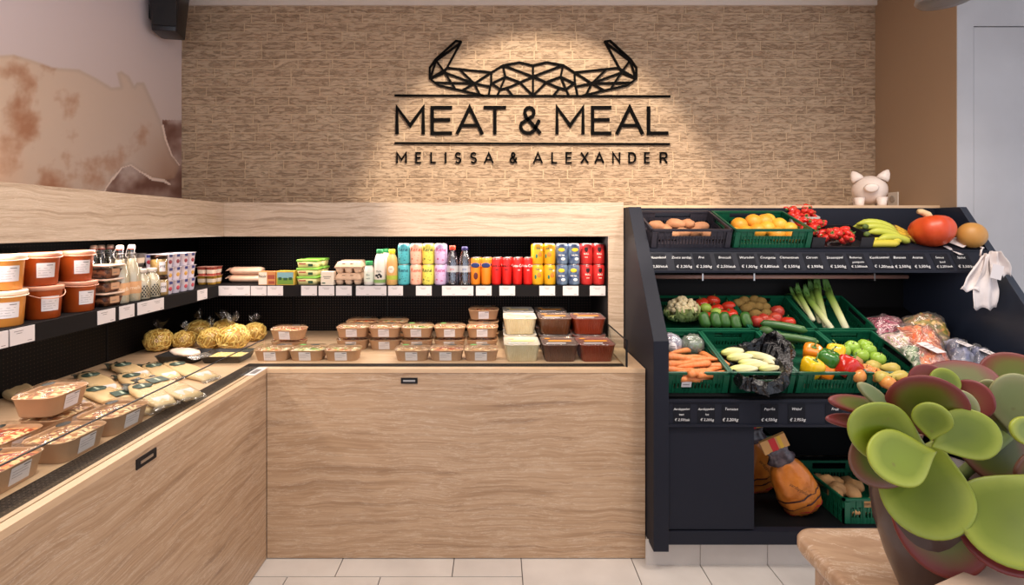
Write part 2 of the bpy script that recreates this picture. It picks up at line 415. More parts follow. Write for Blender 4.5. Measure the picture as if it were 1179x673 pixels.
wg = MB(); wg.rng(XR, dl - .005, YG, YG + .1, 0, ZC); wg.rng(dl - .005, dl + .955, YG, YG + .1, dt + .005, ZC); wg.rng(dl + .955, 4.2, YG, YG + .1, 0, ZC)
wg.rng(dl - .005, dl + .955, YG + .06, YG + .1, 0, dt + .005, 1)
struct('wall_front_right', wg, [grey_m, mat('dark_gap', '#2a2828', .9)])
struct('door_1', MB().rng(dl, dl + .95, YG + .004, YG + .05, .005, dt), grey_m)
struct('trim_1', MB().rng(XL, XR, YB - .022, YB, ZC - .03, ZC), mat('ceiling_trim', '#d8cbbf', .6))

# mural of a grazing animal: one printed sheet on the left wall, its picture kept in the print's colours
def inside(p, poly):
    c = False; n = len(poly)
    for i in range(n):
        (x1, y1), (x2, y2) = poly[i], poly[i - 1]
        if (y1 > p[1]) != (y2 > p[1]) and p[0] < (x2 - x1) * (p[1] - y1) / (y2 - y1) + x1: c = not c
    return c
def sdist(p, pl):
    best = 1e9
    for (x1, y1), (x2, y2) in zip(pl[:-1], pl[1:]):
        dx, dy = x2 - x1, y2 - y1; tt = max(0, min(1, ((p[0] - x1) * dx + (p[1] - y1) * dy) / (dx * dx + dy * dy + 1e-9)))
        best = min(best, math.hypot(p[0] - x1 - tt * dx, p[1] - y1 - tt * dy))
    return best
COW = [(-90, 250), (-90, 90), (-40, 72), (0, 64), (15, 63), (35, 69), (60, 78), (90, 80), (110, 90), (128, 101), (138, 100), (134, 84), (139, 82), (148, 88), (154, 99), (157, 95), (165, 95), (171, 108), (180, 128), (187, 145), (190, 160), (197, 178), (206, 192), (200, 205), (185, 209), (175, 206), (160, 197), (150, 190), (140, 193), (128, 207), (118, 222), (110, 260)]
RIM1 = [(118, 222), (128, 207), (140, 193), (150, 190), (160, 197), (175, 206), (188, 208), (195, 212)]; RIM2 = [(187, 145), (190, 160), (197, 178), (206, 190)]
def mural_col(x, y):
    nz = noise.fractal(Vector((x * .03, y * .03, 0)), 1, 2, 4); n2 = noise.fractal(Vector((x * .022, y * .020 + 5, 3)), .8, 2, 5)
    sky = [.87 - .0003 * y, .81 - .0004 * y, .81 - .0006 * y]
    ins = inside((x, y), COW); edge = sdist((x, y), COW); cov = max(0, min(1, .5 + (edge if ins else -edge) / 2.4)); bg = sky; cow = sky
    if cov > 0:
        f = max(0, min(.8, n2 * .9 + .05 + (y - 130) / 300 - abs(x - 30) / 260)); g = max(0, min(1, (x + 20) / 200))
        c = [.87 - .05 * g, .76 - .03 * g, .66 + .01 * g]; d = [.66, .43, .30]
        c = [a * (1 - f) + bb * f for a, bb in zip(c, d)]
        h_ = max(0, min(1, (35 - x) / 40)) * max(0, min(1, (y - 130) / 60)) * .5; c = [c[0] * (1 - h_) + .93 * h_, c[1] * (1 - h_) + .74 * h_, c[2] * (1 - h_) + .60 * h_]
        dd = sdist((x, y), COW[3:-2])
        if dd < 5: c = [a * (.93 + .014 * dd) for a in c]
        h_ = max(0, min(1, (x - 150) / 40)) * max(0, min(1, (y - 140) / 60)); c = [c[0] * (1 - .15 * h_), c[1] * (1 - .24 * h_), c[2] * (1 - .30 * h_)]; cow = c
    if cov < 1:
        low = (y > 138 and x > 186) or (y > 188 and x > 118)
        c = sky
        if low:
            f = max(0, min(1, .70 + nz * .8)) * (max(0, min(1, (y - 132 + 9 * nz) / 14)) if x > 186 else 1); c = [.46 * f + sky[0] * (1 - f), .31 * f + sky[1] * (1 - f), .26 * f + sky[2] * (1 - f)]
        bg = c
    c = [a * cov + b_ * (1 - cov) for a, b_ in zip(cow, bg)]
    if sdist((x, y), RIM1) < 1.1 + nz or sdist((x, y), RIM2) < .9 + nz: c = [.93, .84, .78]
    return lin([max(0, min(1, v)) for v in c])
mu = MB(); ny, nz_ = 380, 250; y0m, y1m = 1.25, YB - .002; z0m, z1m = 1.45, ZC - .002; cols = []; vs = []
for j in range(nz_ + 1):
    for i in range(ny + 1):
        yy = y0m + (y1m - y0m) * i / ny; zz = z0m + (z1m - z0m) * j / nz_; vs.append((XL + .003, yy, zz)); cols.append((yy, zz))
mu.add(vs, [(j * (ny + 1) + i, j * (ny + 1) + i + 1, (j + 1) * (ny + 1) + i + 1, (j + 1) * (ny + 1) + i) for j in range(nz_) for i in range(ny)])
mm, t, b = nt('mural_print'); at = node(t, 'ShaderNodeVertexColor'); at.layer_name = 'print'; t.links.new(at.outputs[0], b.inputs['Base Color']); b.inputs['Roughness'].default_value = .6
mo = mu.build('wall_mural', mm); ca = mo.data.color_attributes.new('print', 'FLOAT_COLOR', 'POINT')
buf = []
for yy, zz in cols:
    px = CX + (XL) * F / yy; py = CY - (zz - H) * F / yy; buf += list(mural_col(px, py))
ca.data.foreach_set('color', buf)
sm = mo.modifiers.new('sheet', 'SOLIDIFY'); sm.thickness = .002; sm.offset = -1
tag(mo, 'sepia printed mural of a grazing animal with raised ears on the left wall', 'mural')

# ================================================================ CHILLED COUNTERS
YF = 2.362; XF = -1.043; ZR = .862; ZD = .852; YCL = 2.765; XCL = -1.447; YBK = 3.28; XBK = -1.882
ZS = 1.188; YSH = 2.825; XSH = -1.507; XRI = .594; XRC = .673; CT = 1.634; CB = 1.454
bf = thing('chilled_counter', 'long stone-clad chilled counter under the sign, its front facing the room', 'refrigerated counter', (-.2, YF, 0))
def part(name, mb, m, par, bevel=0): return mb.build(name, m, par, world=True, bevel=bevel)
part('front_panel', MB().rng(XF + .001, XRC, YF, YF + .03, .004, ZR - .02), trav, bf, .001)
part('worktop_rim', MB().rng(XF + .001, XRC, YF - .002, YF + .036, ZR - .02, ZR).rng(XRI, XRC, YF + .036, YCL, ZR - .02, ZR), wood_rim, bf, .001)
part('side_panel', MB().rng(XRC - .02, XRC, YF + .03, YCL, .004, ZR - .02), trav, bf)
part('vent_grille', MB().rng(XF - .13, XRI, YF + .037, YF + .105, ZR - .03, ZR - .004), grille_m, bf)
part('deck', MB().rng(XBK + .3, XRI, YF + .106, YBK, ZD - .03, ZD), deckm, bf)
part('back_panel', MB().rng(XBK, XRI, YBK, YBK + .02, ZD, CB + .02), perf_back, bf)
part('inner_side_panel', MB().rng(XRI, XRI + .01, YCL + .02, YBK, ZD, CB), blackm, bf)
for xs in (338, 446, 552, 655):
    X = (xs - CX) * YBK / F; part('panel_joint', MB().rng(X - .002, X + .002, YBK - .003, YBK, ZD, CB), black, bf)
part('cladding', MB().rng(XCL - .03, XRC, YCL + .0005, YCL + .03, CB, CT).rng(XRI, XRC, YCL, YCL + .03, ZR, CB), travc, bf, .001)
part('top_ledge', MB().rng(XCL, XRC, YCL + .03, YB - .014, CT - .03, CT), travc, bf)
part('soffit', MB().rng(XCL, XRI, YCL + .03, YBK, CB, CB + .02), mat('soffit_black', '#1a1615', .6), bf)
sh = part('shelf', MB().rng(XSH + .002, XRI - .004, YSH, YBK, ZS - .012, ZS).rng(XSH + .002, XRI - .004, YSH, YSH + .012, ZS - .06, ZS - .012), blackm, bf)
def card_lines(mb, u0, u1, z0, z1, plane, off, seed):
    """faint printed lines on a small price card"""
    rr = random.Random(seed); w = u1 - u0; a = u0 + w * rr.uniform(.15, .3); q = a + w * rr.uniform(.35, .5)
    for (p0, p1, zz) in ((a, q, z1 - .010), (a + w * .1, q - w * .05, z1 - .017), (u1 - w * .3, u1 - w * .12, z0 + .007)):
        if plane == 'back': mb.rng(p0, p1, off - .0004, off, zz - .0008, zz + .0008, 1)
        else: mb.rng(off, off + .0004, p0, p1, zz - .0008, zz + .0008, 1)
for i, (a, q) in enumerate([(252, 269), (269, 288), (289, 307), (308, 326), (347, 365), (367, 385), (387, 405), (410, 427), (427, 445), (447, 464), (479, 497), (509, 526), (526, 545), (548, 566), (575, 593), (621, 639), (648, 666), (679, 697)]):
    x0 = (a - CX) * YSH / F; x1 = (q - CX) * YSH / F; mb = MB().rng(x0, x1, YSH - .003, YSH, ZS - .055, ZS - .003); card_lines(mb, x0, x1, ZS - .055, ZS - .003, 'back', YSH - .003, i)
    mb.build('price_card', [white, inkm], sh, world=True)
gl = part('glass_screen', MB().rng(XF - .02, XRI, YF + .028, YF + .034, ZR, .985), glassm, bf)
part('glass_end', MB().rng(XRI - .006, XRI, YF + .034, YCL, ZR, .985), glassm, bf)
part('glass_post', MB().rng(XRI - .002, XRI + .006, YF + .026, YF + .036, ZR, .987), black, bf)
part('glass_trim', MB().rng(XRI - .006, XRI, YF + .034, YCL, .985, .989), black, bf)
hk = MB().rng(-.434, -.359, YF - .004, YF, .795, .821); hk.rng(-.424, -.369, YF - .0055, YF - .003, .804, .812, 1)
part('lock_plate', hk, [black, alu], bf)

lf = thing('chilled_counter', 'stone-clad chilled counter along the left wall, running towards the camera', 'refrigerated counter', (XF, 1.2, 0))
YN = .2
part('front_panel', MB().rng(XF - .03, XF, YN, YF - .003, .004, ZR - .02), trav, lf, .001)
rim = MB().rng(XF - .028, XF, YN, YF - .003, ZR - .02, ZR).rng(XF - .048, XF - .032, YN, YF - .003, ZR - .02, ZR).rng(XF - .032, XF - .028, YN, YF - .003, ZR - .02, ZR - .004, 1)
rim.rng(XF - .048, XF, YF - .003, YF + .036, ZR - .02, ZR - .0005)
part('worktop_rim', rim, [wood_rim, mat('groove', '#8b6a4c', .7)], lf)
part('vent_grille', MB().rng(XF - .130, XF - .049, YN, YF + .036, ZR - .03, ZR - .004), grille_m, lf)
part('deck', MB().rng(XBK, XF - .131, YN, YF + .105, ZD - .03, ZD).rng(XBK, XBK + .3, YF + .105, YBK, ZD - .03, ZD), deckm, lf)
part('back_panel', MB().rng(XBK - .02, XBK, YN, YBK, ZD, CB + .02), perf_left, lf)
for xs in (125, 229):
    Y = -XBK * F / (CX - xs) - .01; part('panel_joint', MB().rng(XBK, XBK + .003, Y - .002, Y + .002, ZD, CB), black, lf)
part('cladding', MB().rng(XCL - .03, XCL, YN, YCL, CB, CT), travc, lf, .001)
part('top_ledge', MB().rng(XL + .001, XCL - .03, YN, YB - .014, CT - .03, CT), travc, lf)
part('soffit', MB().rng(XBK, XCL - .03, YN, YBK, CB, CB + .02), MATS['soffit_black'], lf)
shl = part('shelf', MB().rng(XBK, XSH, YN, YBK, ZS - .012, ZS).rng(XSH - .012, XSH, YN, YSH + .012, ZS - .06, ZS - .012), blackm, lf)
for i, (a, q) in enumerate([(-20, 8.5), (10.5, 39), (112, 132), (137, 154), (158, 173.5), (173.5, 188), (227, 238)]):
    y0 = -XSH * F / (CX - a); y1 = -XSH * F / (CX - q); mb = MB().rng(XSH, XSH + .003, y0, y1, ZS - .055, ZS - .003); card_lines(mb, y0, y1, ZS - .055, ZS - .003, 'left', XSH + .003, 30 + i)
    mb.build('price_card', [white, inkm], shl, world=True)
part('glass_screen', MB().rng(XF - .034, XF - .028, YN, YF + .034, ZR, .985), glassm, lf)
part('glass_trim', MB().rng(XF - .034, XF - .028, YN, YF + .03, .985, .9875), black, lf)
hk = MB().rng(XF, XF + .004, 1.505, 1.592, .80, .83); hk.rng(XF + .003, XF + .0055, 1.52, 1.575, .811, .819, 1)
part('lock_plate', hk, [black, alu], lf)
mb = MB().box((0, 0, .001), (.045, .13, .0016)); mb.rng(-.012, .012, -.04, .03, .0018, .0022, 1)
o = mb.build('price_card', [white, inkm]); o.location = (XF - .024, YF - .05, ZR + .0005)
tag(o, 'white price card lying on the corner of the counter rim', 'card')

# ================================================================ SIGN
SY = YB - .014
sg = thing('wall_sign', 'black cut-out sign with bull horns and shop lettering on the lit brick wall', 'sign', (.27, SY, 2.35))
signm = mat('sign_black', '#080605', .7); signm.node_tree.nodes['Principled BSDF'].inputs['Specular IOR Level'].default_value = .06
def S2(x, y): x = x / 3.186 + 430; y = y / 3.186 + 20; return ((x - CX) * SY / F, H - (y - CY) * SY / F)
def strk(pls, t, name):
    mb = MB()
    for q, pl in enumerate(pls): mb.stroke([S2(*p) for p in pl], t, SY - .009 - .00012 * q, SY)
    return part(name, mb, signm, sg)
half = [[(322, 90), (303, 87), (228, 155), (207, 185), (207, 226), (240, 250), (325, 269), (405, 288)], [(322, 90), (262, 200)], [(318, 95), (226, 163)], [(231, 160), (262, 203)], [(231, 155), (210, 222)],
        [(207, 226), (262, 203)], [(207, 226), (274, 186)], [(272, 186), (433, 203)], [(262, 203), (300, 262)], [(262, 203), (370, 243)], [(225, 240), (370, 243)], [(315, 190), (370, 243)], [(433, 203), (370, 243), (325, 269)],
        [(370, 243), (392, 286)], [(370, 243), (424, 254)], [(433, 203), (432, 240), (422, 288)], [(433, 203), (475, 177), (535, 166), (585, 178)], [(475, 177), (484, 219), (434, 243)],
        [(484, 219), (455, 286)], [(434, 243), (462, 262)], [(475, 177), (585, 218)], [(585, 178), (585, 287)], [(484, 219), (535, 238), (585, 287)], [(585, 218), (500, 256), (465, 266)], [(484, 219), (585, 218)][:0] or [(490, 262), (510, 287)]]
strk(half + [[(1170 - x, y) for x, y in pl] for pl in half], .0125, 'horn_emblem')
strk([[(80, 287), (1086, 290)]], .013, 'rule'); strk([[(80, 461), (1084, 465)]], .013, 'rule')
def arc(cx, cy, rx, ry, a0, a1, n=8): return [(cx + rx * math.cos(R(a0 + (a1 - a0) * i / n)), cy + ry * math.sin(R(a0 + (a1 - a0) * i / n))) for i in range(n + 1)]
GL = {'M': [[(0, 0), (0, 1), (.5, .3), (1, 1), (1, 0)]], 'E': [[(1, 1), (0, 1), (0, 0), (1, 0)], [(0, .52), (.9, .52)]], 'A': [[(0, 0), (.5, 1), (1, 0)], [(.2, .3), (.8, .3)]],
      'T': [[(0, 1), (1, 1)], [(.5, 1), (.5, 0)]], 'L': [[(0, 1), (0, 0), (1, 0)]], 'I': [[(.5, 0), (.5, 1)]], 'X': [[(0, 0), (1, 1)], [(0, 1), (1, 0)]], 'N': [[(0, 0), (0, 1), (1, 0), (1, 1)]],
      'S': [arc(.5, .75, .48, .25, 35, 270, 9)[:-1] + arc(.5, .25, .48, .25, 90, -145, 9)], 'D': [[(0, 0), (0, 1), (.4, 1)] + arc(.4, .5, .6, .5, 90, -90, 9)[1:] + [(0, 0)]],
      'R': [[(0, 0), (0, 1), (.6, 1)] + arc(.6, .74, .38, .26, 90, -90, 7)[1:] + [(0, .48)], [(.5, .48), (1, 0)]],
      '&': [[(1, .02), (.28, .62)] + arc(.45, .80, .24, .2, 215, -40, 8) + [(.12, .42)] + arc(.38, .26, .38, .26, 150, 330, 8) + [(.95, .48)]]}
def letters(spec, ytop, ybot, t):
    for ch, a, q in spec:
        mb = MB()
        for k_, pl in enumerate(GL[ch]): mb.stroke([S2(a + 5 + (q - a - 10) * u, ybot + (ytop - ybot) * v) for u, v in pl], t, SY - .009 - .0002 * k_, SY)
        part('letter', mb, signm, sg)
letters([('M', 82, 188), ('E', 211, 290), ('A', 303, 403), ('T', 403, 488), ('&', 535, 615), ('M', 668, 773), ('E', 798, 873), ('A', 888, 990), ('L', 1003, 1082)], 331, 425, .0215)
letters([('M', 82, 125), ('E', 152, 178), ('L', 207, 232), ('I', 255, 275), ('S', 297, 325), ('S', 353, 382), ('A', 403, 443), ('&', 497, 530), ('A', 583, 623), ('L', 650, 676), ('E', 702, 730), ('X', 757, 791), ('A', 808, 848), ('N', 873, 907), ('D', 932, 965), ('E', 990, 1015), ('R', 1047, 1080)], 497, 533, .0105)

# ================================================================ small things on the walls
sp = thing('loudspeaker', 'black loudspeaker mounted high on the left wall beside the brick corner', 'speaker', (XL + .10, 3.05, 2.74))
sp.rotation_euler = (0, 0, R(12))
bd = MB(); bd.loft([(-.115, .13, .15, .02), (.16, .17, .19, .02)], 0); bd.build('cabinet', mat('speaker_black', '#161418', .35), sp, bevel=.004)
MB().box((.012, -.089, .02), (.12, .008, .22)).build('grille', mat('speaker_grille', '#0e0d10', .6), sp)
MB().rng(-.098, -.05, -.02, .02, -.03, .05).build('wall_bracket', black, sp)
so = thing('wall_socket', 'white wall socket on the brown wall behind the piggy bank', 'socket', (XR, 3.18, 1.675))
MB().rng(-.01, 0, -.041, .041, -.041, .041).build('plate', mat('socket_white', '#d9cdbf', .4), so, bevel=.003)
MB().lathe([(.021, 0), (.021, .003), (.016, .003)], 20, mx=TRS((-.0105, 0, 0), (0, R(-90), 0))).build('recess', mat('socket_recess', '#a99d90', .5), so)
pl = thing('pendant_lamp', 'round grey pendant lamp hanging at the top right, only its rim in view', 'lamp', (1.29, 1.5, 2.146))
MB().lathe([(.03, 0), (.062, .003), (.07, .012), (.066, .03), (.03, .09), (.012, .1)], 32).build('lamp_shade', mat('lamp_grey', '#6f6a68', .4), pl)
MB().lathe([(.004, .1), (.004, .8)], 8).build('cord', black, pl)
# ================================================================ SHELF GOODS, LEFT
def fp(px, X): return -X * F / (CX - px)        # distance along the left shelf for a photo column at side offset X
lidm = mat('bucket_lid', '#c98f74', .35); lidy = mat('bucket_lid_pale', '#e8d2b8', .35)
def bucket(body, lid, name, droop=.004):
    b = thing('soup_bucket', 'x', 'bucket')
    MB().lathe([(.046, 0), (.048, .003), (.055, .104), (.056, .106)], 28).build('body', body, b)
    MB().lathe([(.0575, .098), (.060, .100), (.060, .110), (.0585, .113), (.052, .1135), (.050, .1105), (.001, .1105)], 28, cap1=False).build('lid', lid, b)
    mb = MB()
    n = 8; r0 = .0535
    vs = []
    for i in range(n + 1):
        a = -.50 + 1.0 * i / n
        for z in (.028, .078):
            r = .0478 + (z / .104) * .0072 + .0012; vs.append((r * math.sin(a), -r * math.cos(a), z))
    mb.add(vs, [(2 * i, 2 * i + 2, 2 * i + 3, 2 * i + 1) for i in range(n)], 0, True)
    for z, a0, a1 in ((.069, 0, .35), (.060, -.4, .3), (.052, -.4, .2), (.044, -.4, .25), (.036, -.4, .1)):
        r = .0478 + (z / .104) * .0072 + .0018; mb.add([(r * math.sin(a), -r * math.cos(a), z + q) for a in (a0, (a0 + a1) / 2, a1) for q in (0, .001 + (.0015 if a0 == 0 else 0))], [(0, 2, 3, 1), (2, 4, 5, 3)], 1)
    mb.build('label', [white, inkm], b)
    pts = [(.060 * math.cos(a), -.060 * math.sin(a) * 1.02 - .002, .099 - droop * math.sin(a)) for a in [math.pi * i / 14 for i in range(15)]]
    MB().tube(pts, .0018, 6).build('handle', lid, b)
    return Kind(b)
bu_r = bucket(mat('soup_red', '#ae4c18', .3, col2='#9a3f12', vs=3), lidm, 'r'); bu_d = bucket(MATS['soup_red'], lidm, 'd', .028); bu_y = bucket(mat('soup_yellow', '#dd9442', .3, col2='#cf8236', vs=3), lidy, 'y')
G = 'soup buckets stacked on the left shelf'
rt = [R(58), R(62), R(66), R(60), R(70), R(63)]
bx = -1.575
bu_y((bx, fp(4, bx), ZS), (0, 0, rt[0]), 'yellow soup bucket with pale lid standing on the left shelf at the frame edge', G)
bu_y((bx - .01, fp(3, bx - .01), ZS + .1138), (0, 0, rt[1]), 'yellow soup bucket with pale lid stacked on top of the other yellow bucket', G)
bu_d((bx, fp(49, bx), ZS), (0, 0, rt[2]), 'rust-red soup bucket on the shelf between the yellow and the other red bucket', G)
bu_r((bx - .01, fp(46, bx - .01), ZS + .1138), (0, 0, rt[3]), 'rust-red soup bucket on the upper layer next to the yellow bucket', G)
bu_r((bx, fp(90, bx), ZS), (0, 0, rt[4]), 'rust-red soup bucket on the shelf beside the stack of clear tubs', G)
bu_r((bx - .01, fp(87, bx - .01), ZS + .1138), (0, 0, rt[5]), 'rust-red soup bucket on the upper layer nearest the clip-top bottles', G)
# clear tubs with dark dessert
darkfood = speckle('dark_dessert', ['#5b2e22', '#7b4632', '#43221b', '#8f5b3d'], 60)
t = thing('dessert_tub', 'x', 'tub')
MB().loft([(.003, .078, .088, .012), (.036, .090, .10, .012)]).build('filling', darkfood, t)
MB().loft([(0, .078, .088, .012), (.048, .094, .104, .012), (.050, .098, .108, .012)], cap1=False).build('body', clear, t)
MB().loft([(.048, .100, .110, .012), (.054, .100, .110, .012), (.0545, .094, .104, .012)]).build('lid', mat('frosted_lid', '#d9bba6', .3), t)
mb = MB().rng(.0455, .0462, -.022, .022, .012, .038); mb.rng(.0463, .0465, -.015, .008, .022, .024, 1); mb.build('label', [mat('kraft_label', '#c79873', .6), inkm], t)
kd = Kind(t)
for i, w in enumerate(['at the bottom of', 'in the middle of', 'on top of']):
    kd((-1.575, fp(120, -1.575), ZS + i * .0552), (0, 0, R(-6 + 4 * i)), 'clear tub of dark dessert ' + w + ' the stack between buckets and bottles', 'dark dessert tubs on the left shelf')
# clip-top bottles
glassb = film('bottle_glass', (.93, .94, .9), .12, .7, .05)
milkm = mat('milk', '#e9d9bf', .35); wire = mat('steel_wire', '#a09a96', .3, 1)
def clipbottle(full):
    b = thing('clip_top_bottle', 'x', 'bottle'); pr = [(.031, 0), (.034, .004), (.034, .105), (.031, .130), (.018, .170), (.0135, .195), (.0135, .222)]
    if full: MB().lathe([(r - .0018, z + .002) for r, z in pr[:5]] + [(.0155, .180)], 22).build('milk', milkm, b)
    MB().lathe(pr, 22, cap1=False).build('glass_body', glassb, b)
    MB().lathe([(.0125, .222), (.0135, .226), (.0135, .236), (.009, .240)], 14).build('stopper', mat('porcelain', '#e2c4b0', .3), b)
    MB().lathe([(.0142, .2205), (.0142, .2255)], 14).build('seal', mat('red_rubber', '#a0402c', .5), b)
    mb = MB()
    for s in (-1, 1): mb.tube([(s * .015, 0, .234), (s * .017, -.008, .212), (s * .015, -.015, .192), (s * .004, -.020, .186)], .0011, 5)
    mb.tube([(.0145 * math.cos(a), .0145 * math.sin(a), .205) for a in [2 * math.pi * i / 12 for i in range(13)]], .0011, 5)
    mb.build('wire_clip', wire, b)
    if full: MB().lathe([(.0345, .036), (.0347, .037), (.0347, .085), (.0345, .086)], 22, cap0=False, cap1=False).text('melk', .022, 1, wrap=(.0351, .06, R(60))).build('paper_band', [mat('tan_band', '#cf9b6c', .6), mat('band_ink', '#f0dcc0', .6)], b)
    return Kind(b)
cb = clipbottle(True); ce = clipbottle(False)
G = 'clip-top bottles on the left shelf'
cb((-1.552, fp(138, -1.552), ZS), label='full clip-top milk bottle at the shelf edge beside the dessert tubs', group=G)
cb((-1.552, fp(151.5, -1.552), ZS), label='full clip-top milk bottle at the shelf edge beside the small checked bottles', group=G)
for i, x in enumerate((108, 116.5, 127)):
    ce((-1.67, fp(x, -1.67), ZS), label=['leftmost clip-top bottle in the row behind, half hidden by the red buckets', 'middle clip-top bottle in the row behind, above the dessert tubs', 'rightmost clip-top bottle in the row behind, beside the full milk bottles'][i], group=G)
# small milk bottles with a check print
t = thing('milk_bottle', 'x', 'bottle')
MB().lathe([(.030, .002), (.0325, .006), (.0325, .070), (.028, .090), (.016, .108), (.0155, .116)], 22).build('milk', milkm, t)
MB().lathe([(.031, 0), (.034, .004), (.034, .072), (.0295, .092), (.017, .110), (.0165, .118)], 22, cap1=False).build('glass_body', glassb, t)
MB().lathe([(.019, .114), (.020, .116), (.020, .130), (.018, .132)], 18).build('cap', mat('glassy_cap', '#b9aea2', .25), t)
mb = MB()
for i in range(9):
    for j in range(6):
        if (i + j) % 2 == 0 and j < 5 - abs(i - 4) * .7 + 1:
            a0 = (i - 4.5) * .17 + R(60); a1 = a0 + .15; z = .012 + j * .0085; r = .0344
            mb.add([(r * math.sin(a), -r * math.cos(a), zz) for a in (a0, a1) for zz in (z, z + .007)], [(0, 2, 3, 1)])
mb.build('check_print', inkb, t); km = Kind(t)
G = 'checked milk bottles on the left shelf'
km((-1.552, fp(163, -1.552), ZS), label='small round-shouldered milk bottle with check print nearer the clip-top bottles', group=G)
km((-1.552, fp(175, -1.552), ZS), label='small round-shouldered milk bottle with check print beside the stacked jars', group=G)
km((-1.64, fp(158, -1.64), ZS), label='small milk bottle peeping out behind the clip-top bottles and checked bottles', group=G)
# jars
t = thing('yoghurt_jar', 'x', 'jar')
MB().lathe([(.030, .002), (.033, .005), (.033, .066), (.030, .074)], 22).build('contents', mat('custard', '#d8ae6e', .4), t)
MB().lathe([(.031, 0), (.0345, .004), (.0345, .068), (.031, .077)], 22, cap1=False).build('glass_body', glassb, t)
MB().lathe([(.0325, .076), (.0335, .078), (.0335, .091), (.031, .093)], 22).build('lid', mat('dark_lid', '#3d2c24', .35, 1), t)
mb = MB(); r = .0348; mb.add([(r * math.sin(a), -r * math.cos(a), z) for a in (R(35), R(50), R(65), R(80)) for z in (.018, .062)], [(0, 2, 3, 1), (2, 4, 5, 3), (4, 6, 7, 5)], 0)
mb.text('yog', .018, 1, wrap=(.0352, .044, R(57))); mb.build('label', [white, inkb], t); kj = Kind(t)
kj((-1.552, fp(184, -1.552), ZS), label='glass jar with dark lid on the shelf under the other jar', group='stacked jars on the left shelf')
kj((-1.556, fp(183, -1.556), ZS + .094), label='custard-coloured glass jar with dark lid stacked on top of the lower jar', group='stacked jars on the left shelf')
# yoghurt cup packs
fruit = [['#c24a55', '#8d3a4a'], ['#d8a24c', '#c77d3a'], ['#9b2f3d', '#c04b50']]
cupp = mat('cup_print', '#e6dbe6', .4); foil = mat('foil_lid', '#cfc6cc', .3, .4); navy = mat('navy_print', '#38407e', .4)
def cup_pack(fi, sc=1, body=None, ftop=None, name='yoghurt_pack', cups=2):
    t = thing(name, 'x', 'yoghurt pack'); fr = mat('fruit_print%d' % fi, fruit[fi % 3][0], .4)
    for i in range(2):
        for j in range(cups):
            mx = TRS((-.029 + .058 * i, -.029 + .058 * j, 0))
            mb = MB(); mb.loft([(0, .040, .040, .012), (.004, .044, .044, .012), (.060, .053, .053, .010), (.0615, .0575, .0575, .006)], 0, mx=mx)
            if body is None:
                for ang in (0, R(90), R(-90), R(180)):
                    m2 = mx @ Matrix.Rotation(ang, 4, 'Z')
                    mb.add([(-.016, -.0232, .020), (.016, -.0232, .020), (.024, -.0259, .052), (-.024, -.0259, .052)][0:0] or [(-.012, -.0270, .047), (.012, -.0270, .047), (.012, -.0274, .060), (-.012, -.0274, .060)], [(0, 1, 2, 3)], 1, False, m2)
                    mb.ball((0, -.0245, .026), (.013, .0015, .010), 2, 8, 5, mx=m2)
            else: mb.loft([(.016, .0475, .0475, .012), (.042, .0515, .0515, .011)], 1, mx=mx, cap0=False, cap1=False)
            mb.build('cup', [body or cupp, navy if body is None else mat('pack_print', '#e9d2b8', .4), fr], t)
    MB().loft([(.0616, .118, .118, .006), (.0628, .118, .118, .006)]).build('foil_lid', ftop or foil, t)
    return Kind(t)
yk = [cup_pack(0), cup_pack(1), cup_pack(2)]
G = 'yoghurt cup packs on the left shelf'
xc = -1.582; ya = fp(193, -1.523) + .059
for lv in range(3):
    for q in range(2):
        yk[lv]((xc, ya + q * .121, ZS + lv * .0630), label='pack of four printed yoghurt cups, ' + ['bottom', 'middle', 'top'][lv] + ' layer, ' + ['end nearer the jars', 'end nearer the corner'][q], group=G)
gt = cup_pack(0, body=mat('grey_cup', '#9a8d86', .5), ftop=mat('grey_foil', '#8e827c', .4))
for lv in range(3): gt((-1.76, 2.48, ZS + lv * .063), label='grey cup pack in the stack behind the jars, ' + ['bottom', 'middle', 'top'][lv] + ' one', group='grey cup packs behind the jars')
pr = cup_pack(0, body=mat('pink_pot', '#c8604f', .4), ftop=mat('pink_foil', '#cf9482', .4), name='dessert_pot_pack'); pyl = cup_pack(1, body=mat('yellow_pot', '#d8a23c', .4), ftop=mat('pink_foil', '#cf9482', .4), name='dessert_pot_pack')
G = 'dessert pot packs at the shelf corner'
s_ = .78
pyl((-1.595, 2.895, ZS), label='yellow dessert pot pack on the shelf in the corner of the two counters', group=G, scale=(.85, .85, .78))
pr((-1.595, 2.895, ZS + .049), label='pink dessert pot pack on top of the yellow pots in the corner', group=G, scale=(.85, .85, .78))

# ================================================================ SHELF GOODS, BACK
YS = 2.862
def bxp(px, Y=YS): return (px - CX) * Y / F
# pastry rolls
wrapm = mat('pale_wrapper', '#dfae90', .35, col2='#e6c4a8', vs=14)
t = thing('pastry_roll', 'x', 'wrapped pastry'); mb = MB()
n = 12; rs = []
for i in range(13):
    u = i / 12; x = -.088 + .176 * u; k = 1 if 0 < i < 12 else .8; rs.append([(x, .036 * k * math.cos(2 * math.pi * j / n) * (1 + .04 * math.sin(i * 2.1 + j)), .0225 + .022 * k * math.sin(2 * math.pi * j / n)) for j in range(n)])
mb.rings(rs); mb.build('wrapper', wrapm, t); MB().add([(-.088, -.02, .03), (-.112, -.022, .024), (-.108, .01, .038), (-.088, .012, .040), (-.088, -.02, .028), (-.112, -.022, .022), (-.108, .01, .036), (-.088, .012, .038)], [(0, 1, 2, 3), (7, 6, 5, 4), (0, 4, 5, 1), (1, 5, 6, 2), (2, 6, 7, 3), (3, 7, 4, 0)]).build('twisted_end', wrapm, t)
kp = Kind(t)
kp((bxp(284, 2.98), 2.98, ZS), label='pale wrapped pastry roll lying on the shelf under another roll', group='pastry rolls')
